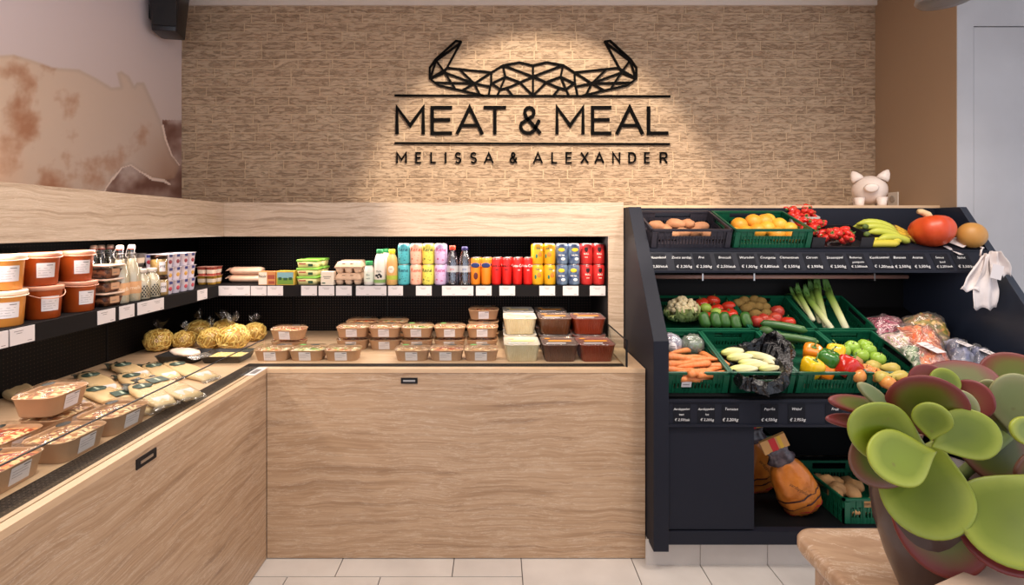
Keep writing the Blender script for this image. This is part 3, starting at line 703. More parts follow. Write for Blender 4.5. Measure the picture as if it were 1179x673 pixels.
kp((bxp(285, 2.98), 2.98, ZS + .0445), label='pale wrapped pastry roll lying on top of the other roll', group='pastry rolls')
def carton(name, x0, x1, h, Y0, dep, base, band, label, cat='box', txt=None, bandz=(.3, .9), tcol=None):
    w = bxp(x1) - bxp(x0); t = thing(name, label, cat, ((bxp(x0) + bxp(x1)) / 2, Y0 + dep / 2, ZS))
    MB().box((0, 0, h / 2), (w, dep, h)).build('box', base, t, bevel=.0015)
    mb = MB(); yy = -dep / 2 - .0006
    for i, (a, b_, z0, z1, k) in enumerate(band): mb.rng(-w / 2 + w * a, -w / 2 + w * b_, yy - .0003 * i, yy + .0006, h * z0, h * z1, k[0])
    if txt: mb.text(txt[0], txt[1], txt[3], TRS((-w / 2 + w * txt[2][0], yy - .003, h * txt[2][1])))
    mb.build('print', [mat('p_cream', '#e6d6c0', .5), mat('p_rust', '#9c4228', .5), mat('p_sky', '#7ba7ae', .5), mat('p_green', '#6b8f2c', .5), mat('p_orange', '#d07a2e', .5), inkb, mat('p_dkgreen', '#1f4a2a', .5), mat('p_navy', '#2b3c6c', .5)], t)
    return t
carton('pastry_box', 300, 319.5, .074, 2.835, .05, mat('box_tan', '#c98248', .5), [(.02, .5, .05, .95, (0,)), (.55, .95, .45, .75, (1,)), (.6, .95, .1, .3, (1,))], 'small cream and rust-brown box standing left of the green and yellow box', txt=('Noir', .022, (.26, .65), 5))
carton('butter_box', 320.5, 341, .077, 2.835, .05, mat('box_yellow', '#c9a23a', .5), [(.06, .94, .06, .9, (3,)), (.06, .94, .5, .9, (2,)), (.12, .3, .36, .56, (6,)), (.4, .62, .34, .52, (6,)), (.7, .88, .36, .55, (6,))], 'green, blue and yellow printed box between the cream box and the green tubs')
# green tubs
t = thing('spread_tub', 'x', 'tub')
MB().loft([(0, .105, .080, .014), (.036, .118, .092, .016)]).build('tub_body', mat('tub_yellow', '#d9c878', .4, col2='#e6dca0', vs=30), t)
MB().loft([(.034, .124, .098, .016), (.044, .124, .098, .016), (.0455, .116, .09, .016)]).build('lid', mat('tub_green', '#86c348', .3), t)
mb = MB(); mb.rng(.008, .034, -.046, -.0445, .008, .022); mb.rng(-.045, -.005, -.0462, -.0447, .020, .026, 1); mb.build('print', [mat('p_dkgreen', '#1f4a2a', .5), mat('p_red', '#b23a34', .5)], t); kt = Kind(t)
for q in range(2):
    for lv in range(3):
        kt((bxp(357.5 if q == 0 else 366, 2.91 + q * .11), 2.895 + q * .115, ZS + lv * .0462 + .0), label='green-lidded spread tub, ' + ['bottom', 'middle', 'top'][lv] + ' of the ' + ['front', 'rear'][q] + ' stack of three', group='green-lidded spread tubs', scale=(.97, .97, 1))
carton('cream_carton', 371.5, 386, .073, 2.832, .05, mat('p_cream', '#e6d6c0', .5), [(.1, .9, .55, .72, (0,)), (.2, .8, .62, .66, (5,)), (.25, .7, .5, .53, (5,)), (.1, .35, .12, .2, (6,))], 'small cream printed carton between the green tubs and the egg boxes')
# egg boxes
eggm = mat('egg_board', '#c9a385', .9, col2='#d6b496', vs=60, bump=(200, .3, .001))
t = thing('egg_box', 'x', 'egg box'); mb = MB()
for i in range(3):
    for j in range(2): mb.loft([(0, .028, .028, .012), (.004, .034, .034, .014), (.030, .047, .047, .012)], 0, mx=TRS((-.049 + .049 * i, -.024 + .048 * j, 0)))
mb.rng(-.074, .074, -.050, .050, .028, .033, 0); mb.build('base', eggm, t)
mb = MB(); mb.loft([(.033, .150, .104, .008), (.036, .148, .102, .008), (.060, .124, .080, .012), (.063, .118, .074, .012)], 0)
for x in (-.032, .012): mb.rng(x, x + .016, -.0452, -.0420, .050, .053, 1)
mb.build('lid', [eggm, mat('slot_shadow', '#5c4636', .9)], t); ke = Kind(t)
for q in range(2):
    for lv in range(2): ke((bxp(402.5 if q == 0 else 406, 2.88 + q * .13), 2.895 + q * .125, ZS + lv * .0635), label='grey-beige cardboard egg box, ' + ['lower', 'upper'][lv] + ' one of the ' + ['front', 'rear'][q] + ' pair', group='cardboard egg boxes')
# drink bottles
def bottle(name, label, cat, px, Y, prof, m, capm, capz, extra=None, n=22, liquid=None):
    t = thing(name, label, cat, (bxp(px, Y), Y, ZS))
    if liquid: MB().lathe([(r * .94, z + .002) for r, z in prof[:-2]], n).build('contents', liquid, t)
    MB().lathe(prof, n).build('bottle_body', m, t)
    r, z0, z1 = capz; MB().lathe([(r, z0), (r + .0006, z0 + .001), (r + .0004, z1 - .002), (r - .002, z1)], n, fr=lambda a, z: 1 + .02 * math.sin(a * 12)).build('cap', capm, t)
    if extra: extra(t)
    return t
gcap = mat('green_cap', '#2c8a4c', .35); ycap = mat('yellow_cap', '#ead02c', .35)
mw = mat('milk_plastic', '#e9dfd2', .35)
def ex_cow(t):
    mb = MB().lathe([(.0326, .012), (.0326, .030)], 22, 1, cap0=False, cap1=False)
    for a, z, rx, rz in ((-.35, .052, .010, .007), (.1, .058, .008, .006), (.35, .048, .007, .009), (-.1, .042, .006, .005)):
        mb.ball((0, 0, 0), (rx, .0012, rz), 0, 8, 5, mx=Matrix.Rotation(a, 4, 'Z') @ TRS((0, -.0322, z)))
    mb.text('Melk', .016, 2, wrap=(.033, .074, 0)); mb.build('print', [inkb, mat('meadow', '#7fa05a', .5), mat('p_dkgreen', '#1f4a2a', .5)], t)
pm = [(.029, 0), (.032, .003), (.032, .105), (.030, .130), (.022, .158), (.0165, .170), (.0165, .178)]
bottle('milk_bottle', 'tall white milk bottle with green cap and black cow patches', 'bottle', 437.5, YS, pm, mw, gcap, (.0185, .172, .194), ex_cow)
bottle('milk_bottle', 'white milk bottle with green cap standing behind the cow-patterned one', 'bottle', 445, 2.97, pm, mw, gcap, (.0185, .172, .194))
def ex_s(t):
    MB().lathe([(.0278, .018), (.0278, .072)], 22, 0, cap0=False, cap1=False).text('Bio', .014, 1, wrap=(.0282, .055, 0)).text('melk', .012, 1, wrap=(.0282, .036, 0)).build('print', [mat('pale_print', '#dfe2cf', .5), mat('p_dkgreen', '#1f4a2a', .5)], t)
bottle('dairy_bottle', 'short white dairy bottle with green cap right of the egg boxes', 'bottle', 425, YS, [(.025, 0), (.0272, .003), (.0272, .080), (.022, .096), (.019, .104), (.019, .11)], mw, gcap, (.0205, .106, .130), ex_s)
def ex_y(t):
    MB().lathe([(.0314, .030), (.0314, .052)], 22, 0, cap0=False, cap1=False).ball((0, -.0290, .085), (.017, .004, .022), 1, 12, 8).text('Zuivel', .011, 2, wrap=(.0335, .088, 0)).build('print', [mat('p_leaf', '#a9b23a', .5), mat('p_cream', '#e6d6c0', .5), mat('p_red', '#b23a34', .5)], t)
bottle('yoghurt_drink', 'yellow-capped drink bottle with orange and yellow sleeve beside the teal cans', 'bottle', 451.5, YS, [(.028, 0), (.031, .003), (.031, .115), (.027, .145), (.018, .164), (.0155, .172), (.0155, .178)], mat('orange_sleeve', '#d69a5c', .4, col2='#e3b46a', vs=12), ycap, (.0175, .170, .194), ex_y)
pet = film('pet_bottle', (.90, .91, .95), .22, .8, .06, (25, .5)); waterm = film('water', (.88, .90, .95), .12, .6, .02)
pw = [(.028, 0), (.032, .004), (.031, .03), (.033, .06), (.031, .09), (.032, .12), (.030, .145), (.018, .180), (.0145, .188), (.0145, .194)]
def ex_w(colr):
    def f(t): MB().lathe([(.0334, .070), (.0324, .105)], 22, 0, cap0=False, cap1=False).text('SPA', .016, 1, wrap=(.0342, .085, 0)).build('label', [film('water_label%s' % colr, (.9, .85, .9), .3, .7, .2, None, .35), mat('wl' + colr, colr, .5)], t)
    return f
bottle('water_bottle', 'clear water bottle with orange-red cap beside the lilac cans', 'bottle', 521, YS, pw, pet, mat('red_cap', '#d6492c', .35), (.0165, .190, .214), ex_w('#b03a3a'))
bottle('water_bottle', 'clear water bottle with navy cap left of the orange cans', 'bottle', 535, YS, pw, pet, mat('navy_cap', '#3a3566', .35), (.0165, .188, .208), ex_w('#303a70'))
# cans
def can(name, body, r=.0325, h=.113, txts=(), blobs=(), tm=None, bodym=None):
    t = thing(name, 'x', 'can'); q = r / .0325
    MB().lathe([(r - .006, 0), (r - .004, .001), (r, .008), (r, h - .014), (r - .004 * q, h - .005), (r - .0055 * q, h - .004)], 24).build('can_body', body, t)
    MB().lathe([(r - .0055 * q, h - .005), (r - .0045 * q, h - .001), (r - .0055 * q, h), (r - .0075 * q, h - .003), (.001, h - .0032)], 24, cap1=False).build('can_top', alu, t)
    if txts or blobs:
        mb = MB()
        for a, z, rx, rz, k in blobs: mb.ball((0, 0, 0), (rx, .0012, rz), k, 12, 6, mx=Matrix.Rotation(a, 4, 'Z') @ TRS((0, -r + .0002, z)))
        for body_, s, z, a, k in txts: mb.text(body_, s, k, wrap=(r + .0006, z, a), thin=.0004)
        mb.build('can_print', tm, t)
    return Kind(t)
def dots(seed, n=9):
    rr = random.Random(seed); return [(rr.uniform(-1, 1), rr.uniform(.015, .095), .0022, .0022, 1) for _ in range(n)]
lem = [('teal', '#4aa8b0', '#173a4c'), ('peach', '#eeb096', '#c9513a'), ('yellow', '#dccf55', '#3c4a2c'), ('lilac', '#c6a9cc', '#b13a6e')]
def kcan(i):
    n, c, k = lem[i]
    return can('lemonade_can', mat('can_' + n, c, .35), txts=[('Rene', .030, .080, .1, 0)], blobs=dots(i) + [(-.5, .03, .005, .005, 0), (.45, .024, .006, .002, 0)], tm=[mat('ink_' + n, k, .4), mat('ink2_' + n, k, .5)])
kc = [kcan(i) for i in range(4)]
def stackcans(kinds, x0, dx, Y, rows, lv, desc, grp, h=.1125, rowdy=.068, shift=0):
    for c, (k, nm) in enumerate(kinds):
        for d in range(rows):
            for l in range(lv):
                lab = nm + ' can, ' + (['lower', 'upper'][l] + ' layer, ' if lv > 1 else '') + (['front row', 'second row'][d]) + desc
                yy = Y + d * rowdy
                k((bxp(x0 + c * dx, Y) + d * shift, yy, ZS + l * h), (0, 0, R(random.uniform(-14, 14))), lab, grp)
stackcans([(kc[i], lem[i][0] + ' dotted lemonade') for i in range(4)], 465, 14, YS, 2, 2, '', 'dotted lemonade cans')
fo = can('orange_soda_can', mat('can_orange', '#ec8420', .3), .0268, .150, txts=[('FANTA', .020, .108, 0, 0)], blobs=[(0, .108, .024, .014, 1), (.1, .05, .012, .02, 2)], tm=[mat('p_white', '#f2ece4', .4), mat('p_navy2', '#232e60', .4), mat('p_dkred', '#5a2218', .4)])
fo2 = can('orange_soda_can', mat('can_orange', '#ec8420', .3), .0268, .150, txts=[('FANTA', .020, .108, 0, 0)], blobs=[(0, .108, .024, .014, 1)], tm=[mat('p_white', '#f2ece4', .4), mat('p_navy2', '#232e60', .4)])
fo((bxp(547.5), YS, ZS), label='orange soda can with a dark figure print, left of the other orange can', group='orange soda cans')
fo2((bxp(559.5), YS, ZS), label='plain orange soda can beside the red cola cans', group='orange soda cans')
redc = mat('can_red', '#d2201c', .28)
co1 = can('cola_can', redc, .0268, .150, txts=[('Coca-Cola', .017, .105, 0, 0), ('zero', .009, .085, 0, 0)], tm=[mat('p_blk', '#2a0f10', .4)])
co2 = can('cola_can', redc, .0268, .150, txts=[('Coca-Cola', .021, .105, 0, 0), ('taste', .007, .082, .2, 0)], tm=[mat('p_white', '#f2ece4', .4)])
for i in range(4): (co1 if i < 2 else co2)((bxp(571.5 + i * 12.1), YS, ZS), (0, 0, R([8, -6, 5, -12][i])), label=['slim red cola can with black lettering beside the orange cans', 'slim red cola can with black lettering, right of its twin', 'slim red cola can with white lettering, left of its twin', 'slim red cola can with white lettering beside the yellow cans'][i], group='slim cola cans')
for i in range(6): (co2 if i > 1 else fo2)((bxp(548.5 + i * 12.1, 2.862) + .004, YS + .062, ZS), label='slim can in the second row, ' + ORD[i] + ' from the left', group='slim cans in the second row')
ky = can('juice_can', mat('can_gold', '#dda01c', .28), txts=[('ice', .018, .088, -.2, 0)], blobs=[(.1, .055, .011, .014, 1), (-.5, .045, .006, .012, 0), (.4, .078, .007, .006, 2)], tm=[mat('p_teal', '#1f6a5c', .4), mat('p_orange', '#d07a2e', .5), mat('p_cream', '#e6d6c0', .5)])
kn = can('iced_tea_can', mat('can_navy', '#2c3a62', .3, col2='#7f93a8', vs=26, vamt=.4), txts=[('Lipton', .013, .080, 0, 1), ('ICE TEA', .010, .05, 0, 2)], blobs=[(0, .080, .018, .011, 0), (.3, .03, .012, .008, 2)], tm=[mat('p_yel', '#e6c02c', .4), mat('p_red', '#b23a34', .5), mat('p_white', '#f2ece4', .4)])
kr = can('energy_can', mat('can_crimson', '#c02c2a', .3), txts=[('BULL', .013, .058, 0, 1), ('drink', .008, .040, 0, 1)], blobs=[(-.12, .082, .006, .012, 0), (.12, .082, .006, .012, 0), (0, .072, .004, .006, 0)], tm=[mat('p_blk', '#2a0f10', .4), mat('p_pale', '#e6c9b8', .4)])
for nm, k, x, col in (('golden juice', ky, 619, 0), ('navy and yellow iced tea', kn, 647, 0), ('crimson energy drink', kr, 675.5, 0)):
    for c in range(2):
        for d in range(2):
            for l in range(2):
                k((bxp(x + c * 13.7), YS + d * .068, ZS + l * .1125), (0, 0, R(random.uniform(-16, 16))), nm + ' can, ' + ['left', 'right'][c] + ' of its pair, ' + ['lower', 'upper'][l] + ' layer, ' + ['front', 'second'][d] + ' row', nm + ' cans')

# ================================================================ DECK GOODS
kraft = mat('kraft_board', '#b18a66', .6, col2='#bb9673', vs=8)
salads = [speckle('salad_mix', ['#e6d0a8', '#c98a4e', '#7c9a3c', '#efe2c4', '#b0522e'], 75), speckle('salad_red', ['#c4582c', '#e0a464', '#8a3018', '#e9c890'], 75), speckle('salad_green', ['#8fae4c', '#e3d8b0', '#5b7a2c', '#d8a860', '#efe6ce'], 75), speckle('salad_nut', ['#a86c3c', '#d9b27c', '#7c4a28', '#e9d2a4'], 75)]
stick = mat('dark_sticker', '#242a26', .4); grnst = mat('green_sticker', '#58b04c', .4)
def bumpy(w, d, r, z, amp, seed, m, mb, n=16, k=10):
    rs = []
    for i in range(1, n + 1):
        f = i / n; ring = []
        secs = MB().loft([(0, w * f, d * f, r * f)], k=5, cap0=False, cap1=False).v
        for x, y, _ in secs: ring.append((x, y, z + amp * (noise.noise(Vector((x * 60, y * 60, seed))) * (1 - f ** 6) + .9 * (1 - f * f))))
        rs.append(ring)
    mb.rings(rs, m, True, True, False)
def kraftbox(idx, w=.172, d=.122, h=.050, green=False, labside='f', dome=.008, lw=.058, lh=.040):
    t = thing('kraft_salad_box', 'x', 'salad box')
    mb = MB().loft([(0, w - .030, d - .030, .026), (.003, w - .026, d - .026, .028), (h, w - .004, d - .004, .032), (h + .002, w + .002, d + .002, .034), (h + .004, w, d, .034), (h, w - .008, d - .008, .03), (.020, w - .02, d - .02, .028)], 0, k=5)
    mb.build('bowl', kraft, t)
    mb = MB(); bumpy(w - .010, d - .010, .03, h - .007, .006, idx * 3.3, 0, mb); mb.build('salad', salads[idx % 4], t)
    mb = MB().loft([(h + .0042, w + .003, d + .003, .034), (h + .0065, w - .006, d - .006, .032), (h + .0065 + dome, w - .016, d - .016, .03)], k=5, cap0=False); mb.build('lid', clear, t)
    zt = h + .0067 + dome; mb = MB(); mb.ball((w * .14, d * .2, zt), (.023, .015, .0006), 0, 16, 4)
    mb.build('sticker', stick, t)
    if green: MB().ball((-w * .22, d * .2, zt), (.018, .012, .0007), 0, 14, 4).build('sticker', grnst, t)
    sl = 13 / h / 1000 * 1.0
    def fz(z): return -(d / 2 - .013 + (z - .003) / (h - .003) * .011) - .0012
    z0, z1 = h - .008 - lh, h - .004; z0 = max(z0, .004)
    mb = MB(); mb.add([(-lw / 2, fz(z0), z0), (lw / 2, fz(z0), z0), (lw / 2, fz(z1), z1), (-lw / 2, fz(z1), z1)], [(0, 1, 2, 3)])
    for q, (a, b_) in enumerate(((.1, .45), (-.42, .30), (-.42, .38), (-.42, .1))):
        zz = z1 - .004 - .0075 * q; hh = .0022 if q == 0 else .0010; mb.add([(lw * a, fz(zz) - .0004, zz - hh), (lw * b_, fz(zz) - .0004, zz - hh), (lw * b_, fz(zz) - .0004, zz), (lw * a, fz(zz) - .0004, zz)], [(0, 1, 2, 3)], 1 if q == 0 else 2)
    lab = mb.build('label', [white, inkb, inkm], t)
    if labside == 'r': lab.rotation_euler = (0, 0, 0)
    return Kind(t)
kb = [kraftbox(0), kraftbox(1), kraftbox(2, green=True), kraftbox(3, green=True)]
G = 'kraft salad boxes on the back deck'
HB = .0655
def kx(px, Y): return (px - CX) * Y / F
fr = [(310, 0, 'leftmost'), (350.5, 2, 'second from the left'), (391.5, 0, 'third from the left'), (473, 3, 'third from the right'), (513, 1, 'second from the right'), (553.5, 3, 'rightmost')]
for px, k, w in fr: kb[k]((kx(px, 2.52), 2.58, ZD), (0, 0, R(random.uniform(-3, 3))), 'kraft salad box in the front row on the back deck, ' + w, G)
kb[1]((kx(327, 2.70), 2.775, ZD), (0, 0, R(4)), 'kraft salad box under the lone upper box near the noodle bags', G)
kb[1]((kx(327, 2.68), 2.750, ZD + HB), (0, 0, R(-6)), 'kraft salad box on the upper layer nearest the noodle bags', G)
cols_ = [(403.5, 2, 'first stack from the left'), (441.5, 2, 'second stack from the left'), (479, 2, 'third stack from the left'), (517, 2, 'fourth stack from the left'), (555, 2, 'fifth stack, beside the cream tubs')]
for i, (px, n, w) in enumerate(cols_):
    for l in range(n): kb[[0, 0, 2, 3, 1][i] if l else 1]((kx(px, 2.75), 2.812, ZD + l * HB), (0, 0, R(random.uniform(-3, 3))), 'middle-row kraft salad box, ' + w + ', ' + ['lower', 'upper'][l] + ' one', G, scale=(.985, 1, 1))
for i, (px, n, w) in enumerate([(414, 2, 'left'), (450, 2, 'middle'), (556.5, 3, 'right-hand')]):
    for l in range(n): kb[[1, 0, 1][i]]((kx(px, 2.92), 2.985, ZD + l * HB), (0, 0, R(random.uniform(-3, 3))), 'kraft salad box in the rear row, ' + w + ' stack, ' + ['lowest', 'second up', 'third up'][l], G)
# fluted tubs
def fluted(name, col, food, lidc, paper, sc=1):
    t = thing(name, 'x', 'tub'); w, d, h = .172, .185, .082
    rs = []
    for z, q in ((0, .80), (.004, .82), (h, .97)):
        ring = []
        base = MB().loft([(z, w * q, d * q, .02)], k=3, cap0=False, cap1=False).v
        for a, b_ in zip(base, base[1:] + base[:1]):
            va, vb = Vector(a), Vector(b_); L = (vb - va).length; seg = max(1, int(L / .0045))
            nrm = Vector((vb.y - va.y, va.x - vb.x, 0)).normalized() if L > 0 else Vector((0, 0, 0))
            N = 30 if L > .05 else 1
            for s in range(N): ring.append(tuple(va.lerp(vb, s / N) + nrm * (.0022 if (s % 2 and z > 0 and N > 1) else 0)))
        rs.append(ring)
    MB().rings(rs, 0, False).build('contents', food, t)
    MB().rings([[(x * 1.015, y * 1.015, z - .001) for x, y, z in r] for r in rs], 0, False, False, False).build('tub_body', clear, t)
    MB().loft([(h - .001, w - .004, d - .004, .02), (h + .002, w + .004, d + .004, .02), (h + .005, w + .004, d + .004, .02), (h + .0055, w - .008, d - .008, .018), (h + .0035, w - .012, d - .012, .016)]).build('lid', lidc, t)
    mb = MB(); zz = h + .0042
    mb.add([(-w * .30, -d * .10, zz), (w * .36, -d * .10, zz), (w * .36, d * .06, zz), (-w * .30, d * .06, zz)], [(0, 1, 2, 3)], 0)
    mb.add([(-w * .38, -d * .40, zz + .002), (w * .16, -d * .40, zz + .002), (w * .16, -d * .30, zz + .002), (-w * .38, -d * .30, zz + .002)], [(0, 1, 2, 3)], 1)
    mb.ball((-w * .3, d * .28, zz + .0005), (.016, .012, .0008), 0, 12, 4)
    mb.build('label', [paper, white], t); return Kind(t)
orl = mat('orange_label', '#e0942c', .4)
fc = fluted('cream_soup_tub', None, mat('cream_soup', '#d9c49a', .45, col2='#e6d8b4', vs=22), film('cream_lid', (1, .96, .85), .2, .6, .2, None, .3), mat('pale_label', '#efd78c', .4))
fb = fluted('stew_tub', None, mat('stew_brown', '#6d3c22', .3, col2='#553019', vs=14), film('stew_lid', (.95, .85, .75), .14, .6, .15, None, .06), orl)
fr_ = fluted('soup_tub', None, mat('stew_rust', '#93381c', .3, col2='#7c2c16', vs=14), film('stew_lid2', (.95, .8, .7), .14, .6, .15, None, .06), orl)
HT = .0885
for k, nm, X, rowsn, G in ((fc, 'cream-coloured soup', .122, 3, 'cream soup tubs'), (fb, 'dark brown stew', .308, 3, 'brown stew tubs'), (fr_, 'rust-red soup', .486, 2, 'rust-red soup tubs')):
    for r_ in range(rowsn):
        for l in range(1 if r_ == 0 else 2):
            k((X, 2.595 + r_ * .215, ZD + l * HT), (0, 0, R(random.uniform(-1.5, 1.5))), 'square fluted tub of ' + nm + ', ' + ['front', 'second', 'rear'][r_] + ' row' + ('' if r_ == 0 else ', ' + ['lower', 'upper'][l] + ' one'), G)
# noodle bags
noo = mat('noodle', '#e2bd58', .5, col2='#efd482', vs=25)
def noodlebag(seed, r=.078):
    rr = random.Random(seed); t = thing('noodle_bag', 'x', 'bag of noodles'); mb = MB()
    mb.ball((0, 0, r * .78), (r * .9, r * .86, r * .74), 1, 20, 12, .12, 2.5, seed)
    for i in range(95):
        ax = Vector((rr.gauss(0, 1), rr.gauss(0, 1), rr.gauss(0, .6))).normalized(); s = ax.orthogonal().normalized(); s.rotate(Matrix.Rotation(rr.uniform(0, 6.28), 3, ax)); q = ax.cross(s)
        a0 = rr.uniform(0, 6.28); L = rr.uniform(.6, 1.5); off = rr.uniform(-.55, .55); c_ = math.sqrt(1 - off * off); pts = []
        for k in range(6):
            a = a0 + L * k / 5; dv = (s * math.cos(a) + q * math.sin(a)) * c_ + ax * (off + .06 * math.sin(a * 4))
            kk = 1 + .12 * noise.noise(dv * 2.5 + Vector((seed * 7.3, seed * 3.1, seed))); pts.append((dv.x * r * .915 * kk, dv.y * r * .875 * kk, r * .78 + dv.z * r * .755 * kk))
        mb.tube(pts, .0034, 5)
    mb.build('noodles', [noo, mat('noodle_core', '#b88a34', .6, col2='#cfa450', vs=40)], t)
    mb = MB(); mb.ball((0, 0, r * .79), (r * .97, r * .93, r * .79), 0, 22, 12, .16, 4, seed + 5)
    zt = r * 1.5; rs = []
    for z, q in ((0, .45), (.014, .18), (.024, .15), (.044, .36), (.066, .52)):
        rs.append([(q * r * math.cos(a) * (1 + .35 * math.sin(a * 3 + seed) * (z > .02)) + .01, q * r * math.sin(a) * (.5 if z > .02 else 1), zt - .012 + z + (.012 * math.sin(a * 4 + seed) if z > .03 else 0)) for a in [2 * math.pi * j / 14 for j in range(14)]])
    mb.rings(rs, 0, True, False, False); mb.build('plastic_bag', film('noodle_film', (.99, .98, .95), .05, .4, .15, (30, .9)), t); return Kind(t)
nb = [noodlebag(1), noodlebag(2), noodlebag(4)]
for i, (px, Y, X, k, sc, w) in enumerate([(182, 2.74, None, 0, .95, 'leftmost, a little apart from the heap'), (212, 2.80, None, 1, .80, 'low one between the leftmost bag and the heap'), (228, 2.99, None, 2, .98, 'tall one behind, at the left of the heap'), (243, 2.80, None, 0, .92, 'left of the biggest front bag'), (269, 2.76, None, 1, 1.12, 'biggest, at the front of the heap'), (293, 2.99, None, 2, .86, 'rearmost on the right, beside the salad boxes'), (258, 3.02, None, 1, .95, 'rear one hidden behind the biggest bag')]):
    nb[k]((kx(px, Y), Y, ZD), (0, 0, R(40 * i)), 'clear bag of yellow noodles, ' + w, 'bags of yellow noodles', scale=sc)
# black trays
t = thing('black_tray', 'x', 'tray')
MB().loft([(0, .17, .14, .012), (.034, .20, .17, .014), (.036, .206, .176, .015), (.036, .198, .168, .013), (.006, .166, .136, .012)], 0).build('tray_body', mat('tray_black', '#221f1e', .35), t)
t2 = thing('black_tray', 'black tray holding yellow grated cheese, right of the white packet', 'tray', (kx(263, 2.56), 2.56, ZD), (0, 0, R(2)))
MB().loft([(0, .17, .14, .012), (.034, .20, .17, .014), (.036, .206, .176, .015), (.036, .198, .168, .013), (.006, .166, .136, .012)], 0).build('tray_body', MATS['tray_black'], t2)
mb = MB(); bumpy(.18, .15, .012, .018, .010, 9, 0, mb); mb.build('filling', speckle('grated_cheese', ['#e6c97c', '#d9b45c', '#efdca0'], 160), t2)
Kind(t)((kx(212, 2.55), 2.56, ZD), (0, 0, R(-2)), 'black tray under the white packet, at the counter corner')
t = thing('soft_packet', 'white plastic packet with folded end lying on the left black tray', 'packet', (kx(213, 2.50), 2.50, ZD + .037), (0, 0, R(-28)))
mb = MB(); rs = []
for i in range(11):
    u = i / 10; x = -.09 + .18 * u; k = math.sin(math.pi * min(max(u, .04), .96)) ** .4
    rs.append([(x, .048 * math.cos(a) * k * (1 + .08 * math.sin(i * 1.7 + j)), .016 + .015 * math.sin(a) * k * (1 + .12 * math.sin(i * 2.3 + j * 2))) for j, a in enumerate([2 * math.pi * j / 12 for j in range(12)])])
mb.rings(rs); mb.build('packet_body', mat('white_packet', '#e2cbb6', .3, col2='#ecdccc', vs=30), t)
MB().add([(.085, -.045, .012), (.15, -.05, .006), (.15, .04, .010), (.085, .045, .016), (.085, -.045, .010), (.15, -.05, .004), (.15, .04, .008), (.085, .045, .014)], [(0, 1, 2, 3), (7, 6, 5, 4), (0, 4, 5, 1), (1, 5, 6, 2), (2, 6, 7, 3), (3, 7, 4, 0)]).build('sealed_end', bagfilm, t)
# vacuum packs
cream = mat('cream_cheese', '#c9ab7c', .5, col2='#d9c094', vs=7); dk = mat('dark_foil', '#2b2b24', .3, col2='#45453a', vs=30); grl = mat('dark_green_label', '#34473a', .5)
def vac(seed, L=.37, w=.092, diamond=False):
    t = thing('vacuum_pack', 'x', 'vacuum pack'); mb = MB(); rs = []; n = 28
    for i in range(13):
        u = i / 12; x = -L / 2 + L * u; k = max(.5, math.sin(math.pi * min(max(u, .06), .94)) ** .18)
        cc = lambda v: math.copysign(abs(v) ** .55, v); rs.append([(x, w / 2 * k * cc(math.cos(a)) + .002 * math.sin(i * 1.3 + seed), .013 + .0125 * k * cc(math.sin(a)) * (1 + .05 * math.sin(i * 1.9 + j * 1.3 + seed) + .14 * math.cos(9 * cc(math.cos(a))))) for j, a in enumerate([2 * math.pi * j / n for j in range(n)])])
    mb.rings(rs); mb.build('cheese', cream, t)
    mb = MB(); rr = random.Random(seed); nn = 12; top = []
    for s, xa, xb in ((-1, -L / 2 - .045, -L / 2 + .02), (1, L / 2 - .012, L / 2 + .022)):
        mb = MB(); vs = []; N = 7
        for i in range(N):
            for j in range(4):
                x = xa + (xb - xa) * j / 3; y = -w / 2 * .9 + w * .9 * i / (N - 1); vs.append((x, y, .012 + rr.uniform(-.006, .009)))
        k = len(vs); vs += [(x, y, z - .0025) for x, y, z in vs]
        fs = []
        for i in range(N - 1):
            for j in range(3):
                a = i * 4 + j; fs += [(a, a + 1, a + 5, a + 4), (a + k + 4, a + k + 5, a + k + 1, a + k)]
        mb.add(vs, fs, 0).build('foil_end', dk if s < 0 else bagfilm, t)
    z = .0275
    if diamond: MB().box((-L * .28, 0, z + .002), (.07, .06, .0012)).box((-L * .28, 0, z + .003), (.04, .008, .0008), 1).build('round_label', [grl, mat('pale_ink', '#a9b49c', .5)], t)
    else: MB().lathe([(.032, z - .001), (.032, z + .0005)], 22, mx=TRS((-L * .30, 0, 0))).box((-L * .3, 0, z + .001), (.036, .008, .0008), 1).build('round_label', [grl, mat('pale_ink', '#a9b49c', .5)], t)
    mb = MB(); mb.add([(L * .28, -w * .30, .0275), (L * .46, -w * .30, .020), (L * .46, w * .30, .020), (L * .28, w * .30, .0275), (L * .28, -w * .30, .026), (L * .46, -w * .30, .018), (L * .46, w * .30, .018), (L * .28, w * .30, .026)], [(0, 1, 2, 3), (7, 6, 5, 4), (0, 4, 5, 1), (1, 5, 6, 2), (2, 6, 7, 3), (3, 7, 4, 0)])
    mb.build('price_label', white, t)
    MB().rings([[(x * 1.05, y * 1.07, z * 1.04 + .0004) for x, y, z in r] for r in rs], 0).build('film', film('vacuum_film', (.99, .98, .96), .03, .25, .2), t)
    return Kind(t)
vk = [vac(1), vac(2, .30, .086), vac(5, .33, .098, True)]
vp = [(203, 419, 0, 0, 0), (171, 420, 1, 0, .0), (148, 432, 0, 0, .0), (157, 443, 1, 1, .0), (134, 452, 2, 0, .0), (138, 419, 1, 0, .0), (100, 432, 0, 0, 0), (178, 436, 2, 1, 0), (110, 446, 1, 0, 0), (8, 440, 0, 0, 0), (64, 450, 1, 0, 0)]
vw = ['nearest the black trays', 'second along from the black trays', 'in the middle of the heap, round label showing', 'on the upper layer beside the counter edge', 'with the square dark green label, nearest the salad boxes', 'in the far row by the black back panel', 'far left, behind the topmost salad box', 'on the upper layer with its price label towards the edge', 'half under the others, behind the salad boxes', 'at the frame edge behind the topmost salad box', 'behind the raised salad box']
dirv = Vector((.84, -.54, 0)).normalized()
